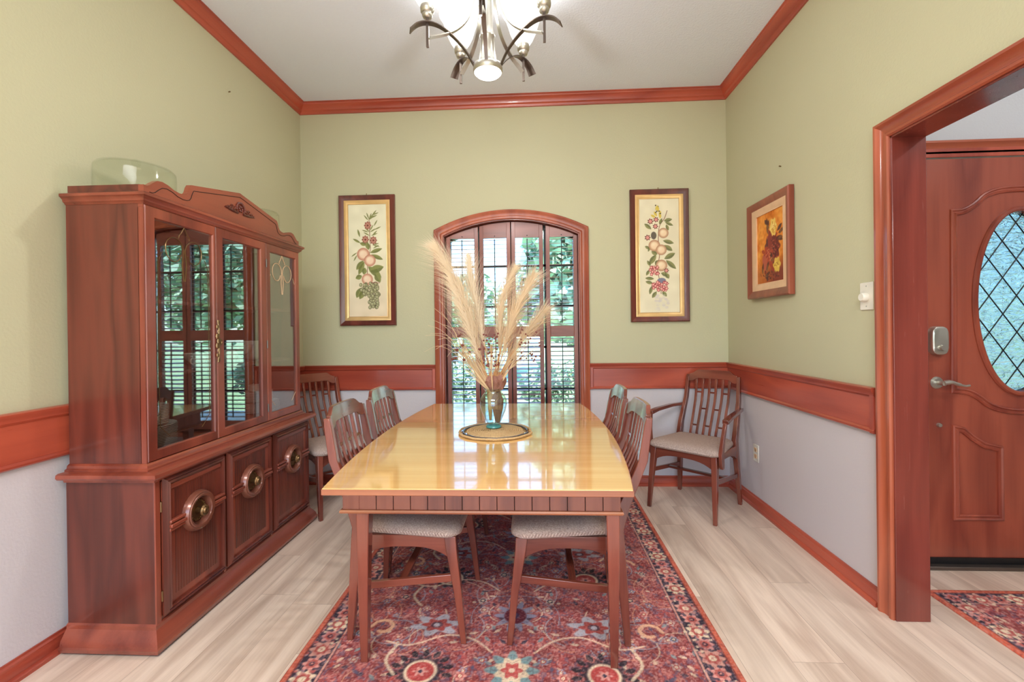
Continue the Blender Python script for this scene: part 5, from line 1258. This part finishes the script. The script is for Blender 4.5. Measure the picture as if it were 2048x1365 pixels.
plume((1094, 622), ((1012, 730), (1055, 668)), .08, .05, 'wispy low pampas plume leaning furthest right', 1500, (.4, 0, -.1), 1.1)
plume((905, 560), ((962, 720), (934, 640)), .09, -.05, 'short pampas plume tucked in front of the tallest one', 2000, (-.6, 0, -.2))
def sprig(nm, lab, cat, group, lines, balls, br, mat_l, mat_b, wl2=.0012, dy=-.06):
    root = thing(nm, (VX, VY, TZ+.0150), lab, cat, group); b = MB()
    for ln in lines:
        pts = [Vector((0, dy*.2, .17))]+[pxl(x, y, dy) for x, y in ln]; pts = smooth_path(pts, 5); b.tube(pts, [wl2*1.3]*(len(pts)//2)+[wl2*.7]*(len(pts)-len(pts)//2), 4)
    b.build('sprig_stems', mat_l, root)
    if balls and nm == 'seed_sprig':
        for x, y in balls: MB().ball(pxl(x, y, dy+random.uniform(-.02, .02)), br, 8, 5, (1, 1, .8)).build('seed_head', mat_b, root)
    elif balls:
        R_ = random.Random(len(balls)+int(lines[0][0][0]))
        for x, y in balls: MB().ball(pxl(x, y, dy+R_.uniform(-.02, .02)), br*R_.uniform(.85, 1.15), 7, 5).build('berry', mat_b, root)
    return root
R = random.Random(5)
bc = [(R.uniform(972, 1001), R.uniform(668, 734)) for _ in range(38)]
sprig('berry_sprig', 'sprig of small dark red berries in front of the plumes, centre', 'berry sprig', 'berry sprigs in the vase', [[(986, 740), (x, y)] for x, y in bc[:16]], bc, .0052, M['twigm'], M['seed'], .0009, -.09)
bc = [(R.uniform(1040, 1080), R.uniform(660, 724)) for _ in range(26)]
sprig('berry_sprig', 'sprig of dark berries fanning out low on the right of the bouquet', 'berry sprig', 'berry sprigs in the vase', [[(1020, 740), (x, y)] for x, y in bc[:14]], bc, .005, M['twigm'], M['seed'], .0009, -.05)
sprig('seed_sprig', 'sprig of round brown seed heads low on the left of the bouquet', 'seed sprig', None, [[(950, 740), q] for q in ((926, 671), (917, 701), (914, 717), (929, 692), (932, 720))], [(926, 671), (917, 701), (914, 717), (929, 692), (932, 720), (962, 700), (921, 674), (908, 719), (941, 706)], .0085, M['twigm'], M['seed'], .0012, -.05)
tw = []
for tx, ty in ((871, 618), (858, 652), (849, 705), (877, 680), (866, 640), (884, 625), (872, 700), (862, 668), (888, 650), (895, 715), (880, 600), (852, 672)):
    tw.append([(945+R.uniform(-8, 8), 735), ((tx+930)/2+R.uniform(-6, 6), (ty+700)/2-8), (tx, ty)])
sprig('dried_twigs', 'pale bare twigs fanning out on the left over the window casing', 'dried twigs', None, tw, None, 0, M['twigm'], None, .0011, -.02)
st_ = []
for i in range(46):
    a = R.uniform(-1, 1); st_.append([(986+a*30, 745), (988+a*R.uniform(60, 85), 690+abs(a)*18+R.uniform(-30, 20))])
sprig('dried_stalks', 'dense fan of straw coloured stalks above the vase mouth', 'dried stalks', None, st_, None, 0, M['straw'], None, .0016, -.03)
ws_ = [[(1010+R.uniform(-5, 5), 740), (1040+R.uniform(-10, 10), 700+R.uniform(-15, 10)), (1060+R.uniform(-10, 36), 660+R.uniform(-30, 50))] for _ in range(16)]
sprig('dried_twigs', 'thin pale wisps spreading low on the right of the bouquet', 'dried twigs', None, ws_, None, 0, M['twigm'], None, .0010, .0)
fl_ = []; 
for i in range(40): fl_.append([(950+R.uniform(-20, 10), 730+R.uniform(-20, 10)), (925+R.uniform(-22, 24), 690+R.uniform(-20, 45))])
sprig('dried_filler', 'fine pale filler grass low on the left above the vase', 'dried grass', None, fl_, None, 0, M['twigm'], None, .0009, -.04)

# ------------------------------------------------------------------ chandelier
HX, HY = -.202, 2.10
ch = thing('chandelier', (HX, HY, ZC), 'brushed nickel chandelier with five frosted bell shades over the table', 'chandelier')
def cz_(z): return z-ZC
MB().lathe([(.0, -.03), (.02, -.03), (.06, -.018), (.065, -.004), (.065, 0)], n=28).build('ceiling_canopy', M['nickel'], ch)
MB().tube([(0, 0, -.02), (0, 0, cz_(2.93))], .006, 8).build('stem_rod', M['nickel'], ch)
MB().lathe([(.0, cz_(2.965)), (.02, cz_(2.96)), (.045, cz_(2.945)), (.05, cz_(2.92)), (.03, cz_(2.90)), (.022, cz_(2.84)), (.026, cz_(2.63)), (.031, cz_(2.60)), (.036, cz_(2.595)), (.036, cz_(2.585)), (.031, cz_(2.575)), (.036, cz_(2.52)), (.045, cz_(2.47)), (.056, cz_(2.462)), (.066, cz_(2.456)), (.069, cz_(2.44)), (.067, cz_(2.424)), (.064, cz_(2.422))], n=36).build('centre_column', M['nickel'], ch, smooth=50)
def lens_mat():
    t = NT('lit_lens'); e = t.n('Emission'); e.inputs['Color'].default_value = (1, .97, .92, 1); e.inputs['Strength'].default_value = LENS; t.l(e.outputs[0], t.out.inputs['Surface']); return t.m
M['lens'] = lens_mat()
MB().lathe([(.064, cz_(2.424)), (.055, cz_(2.415)), (.03, cz_(2.409)), (.0005, cz_(2.407))], n=32).build('bottom_lens', M['lens'], ch)
for k in range(5):
    th = math.radians(-90+72*k); c, s_ = math.cos(th), math.sin(th); side = (-s_, c, 0)
    def rp(r, z): return (r*c, r*s_, cz_(z))
    lo = smooth_path([rp(.060, 2.435), rp(.10, 2.505), (rp(.16, 2.566)), rp(.22, 2.602), rp(.275, 2.610), rp(.32, 2.594), rp(.352, 2.562)], 6)
    n = len(lo); ar = MB().ribbon(lo, [.014+.030*(i/(n-1))**1.3 for i in range(n)], .004, side).build('arm', M['bronze'], ch, smooth=40)
    up_ = smooth_path([rp(.045, 2.90), rp(.052, 2.80), rp(.068, 2.72), rp(.10, 2.645), rp(.165, 2.585), rp(.266, 2.545)], 6); n = len(up_)
    MB().ribbon(up_, [.012+.010*(i/(n-1)) for i in range(n)], .005, side).build('scroll', M['nickel'], ar, smooth=40)
    MB().box(-.006, .006, -.006, .006, 0, .14).build('post', M['bronze'], ar, bevel=.001, loc=rp(.275, 2.50))
    MB().lathe([(.007, .128), (.02, .134), (.024, .145), (.022, .152), (.030, .158), (.032, .175), (.030, .190), (.02, .194), (0, .194)], n=20).build('cup', M['nickel'], ar, loc=rp(.275, 2.50), smooth=50)
    MB().lathe([(.026, .176), (.034, .186), (.050, .210), (.066, .245), (.078, .285), (.090, .320), (.106, .345), (.108, .348), (.105, .349), (.088, .322), (.076, .286), (.064, .246), (.048, .212), (.03, .188)], n=32).build('lamp_shade', M['shade'], ch, loc=rp(.275, 2.50), smooth=60)
    p = point('shade_bulb', rp(.275, 2.765), LAMP, .026, (1, .995, .975)); p.parent = ch
pb = point('lens_bulb', (0, 0, cz_(2.38)), 13.0, .03, (1, .995, .975)); pb.parent = ch
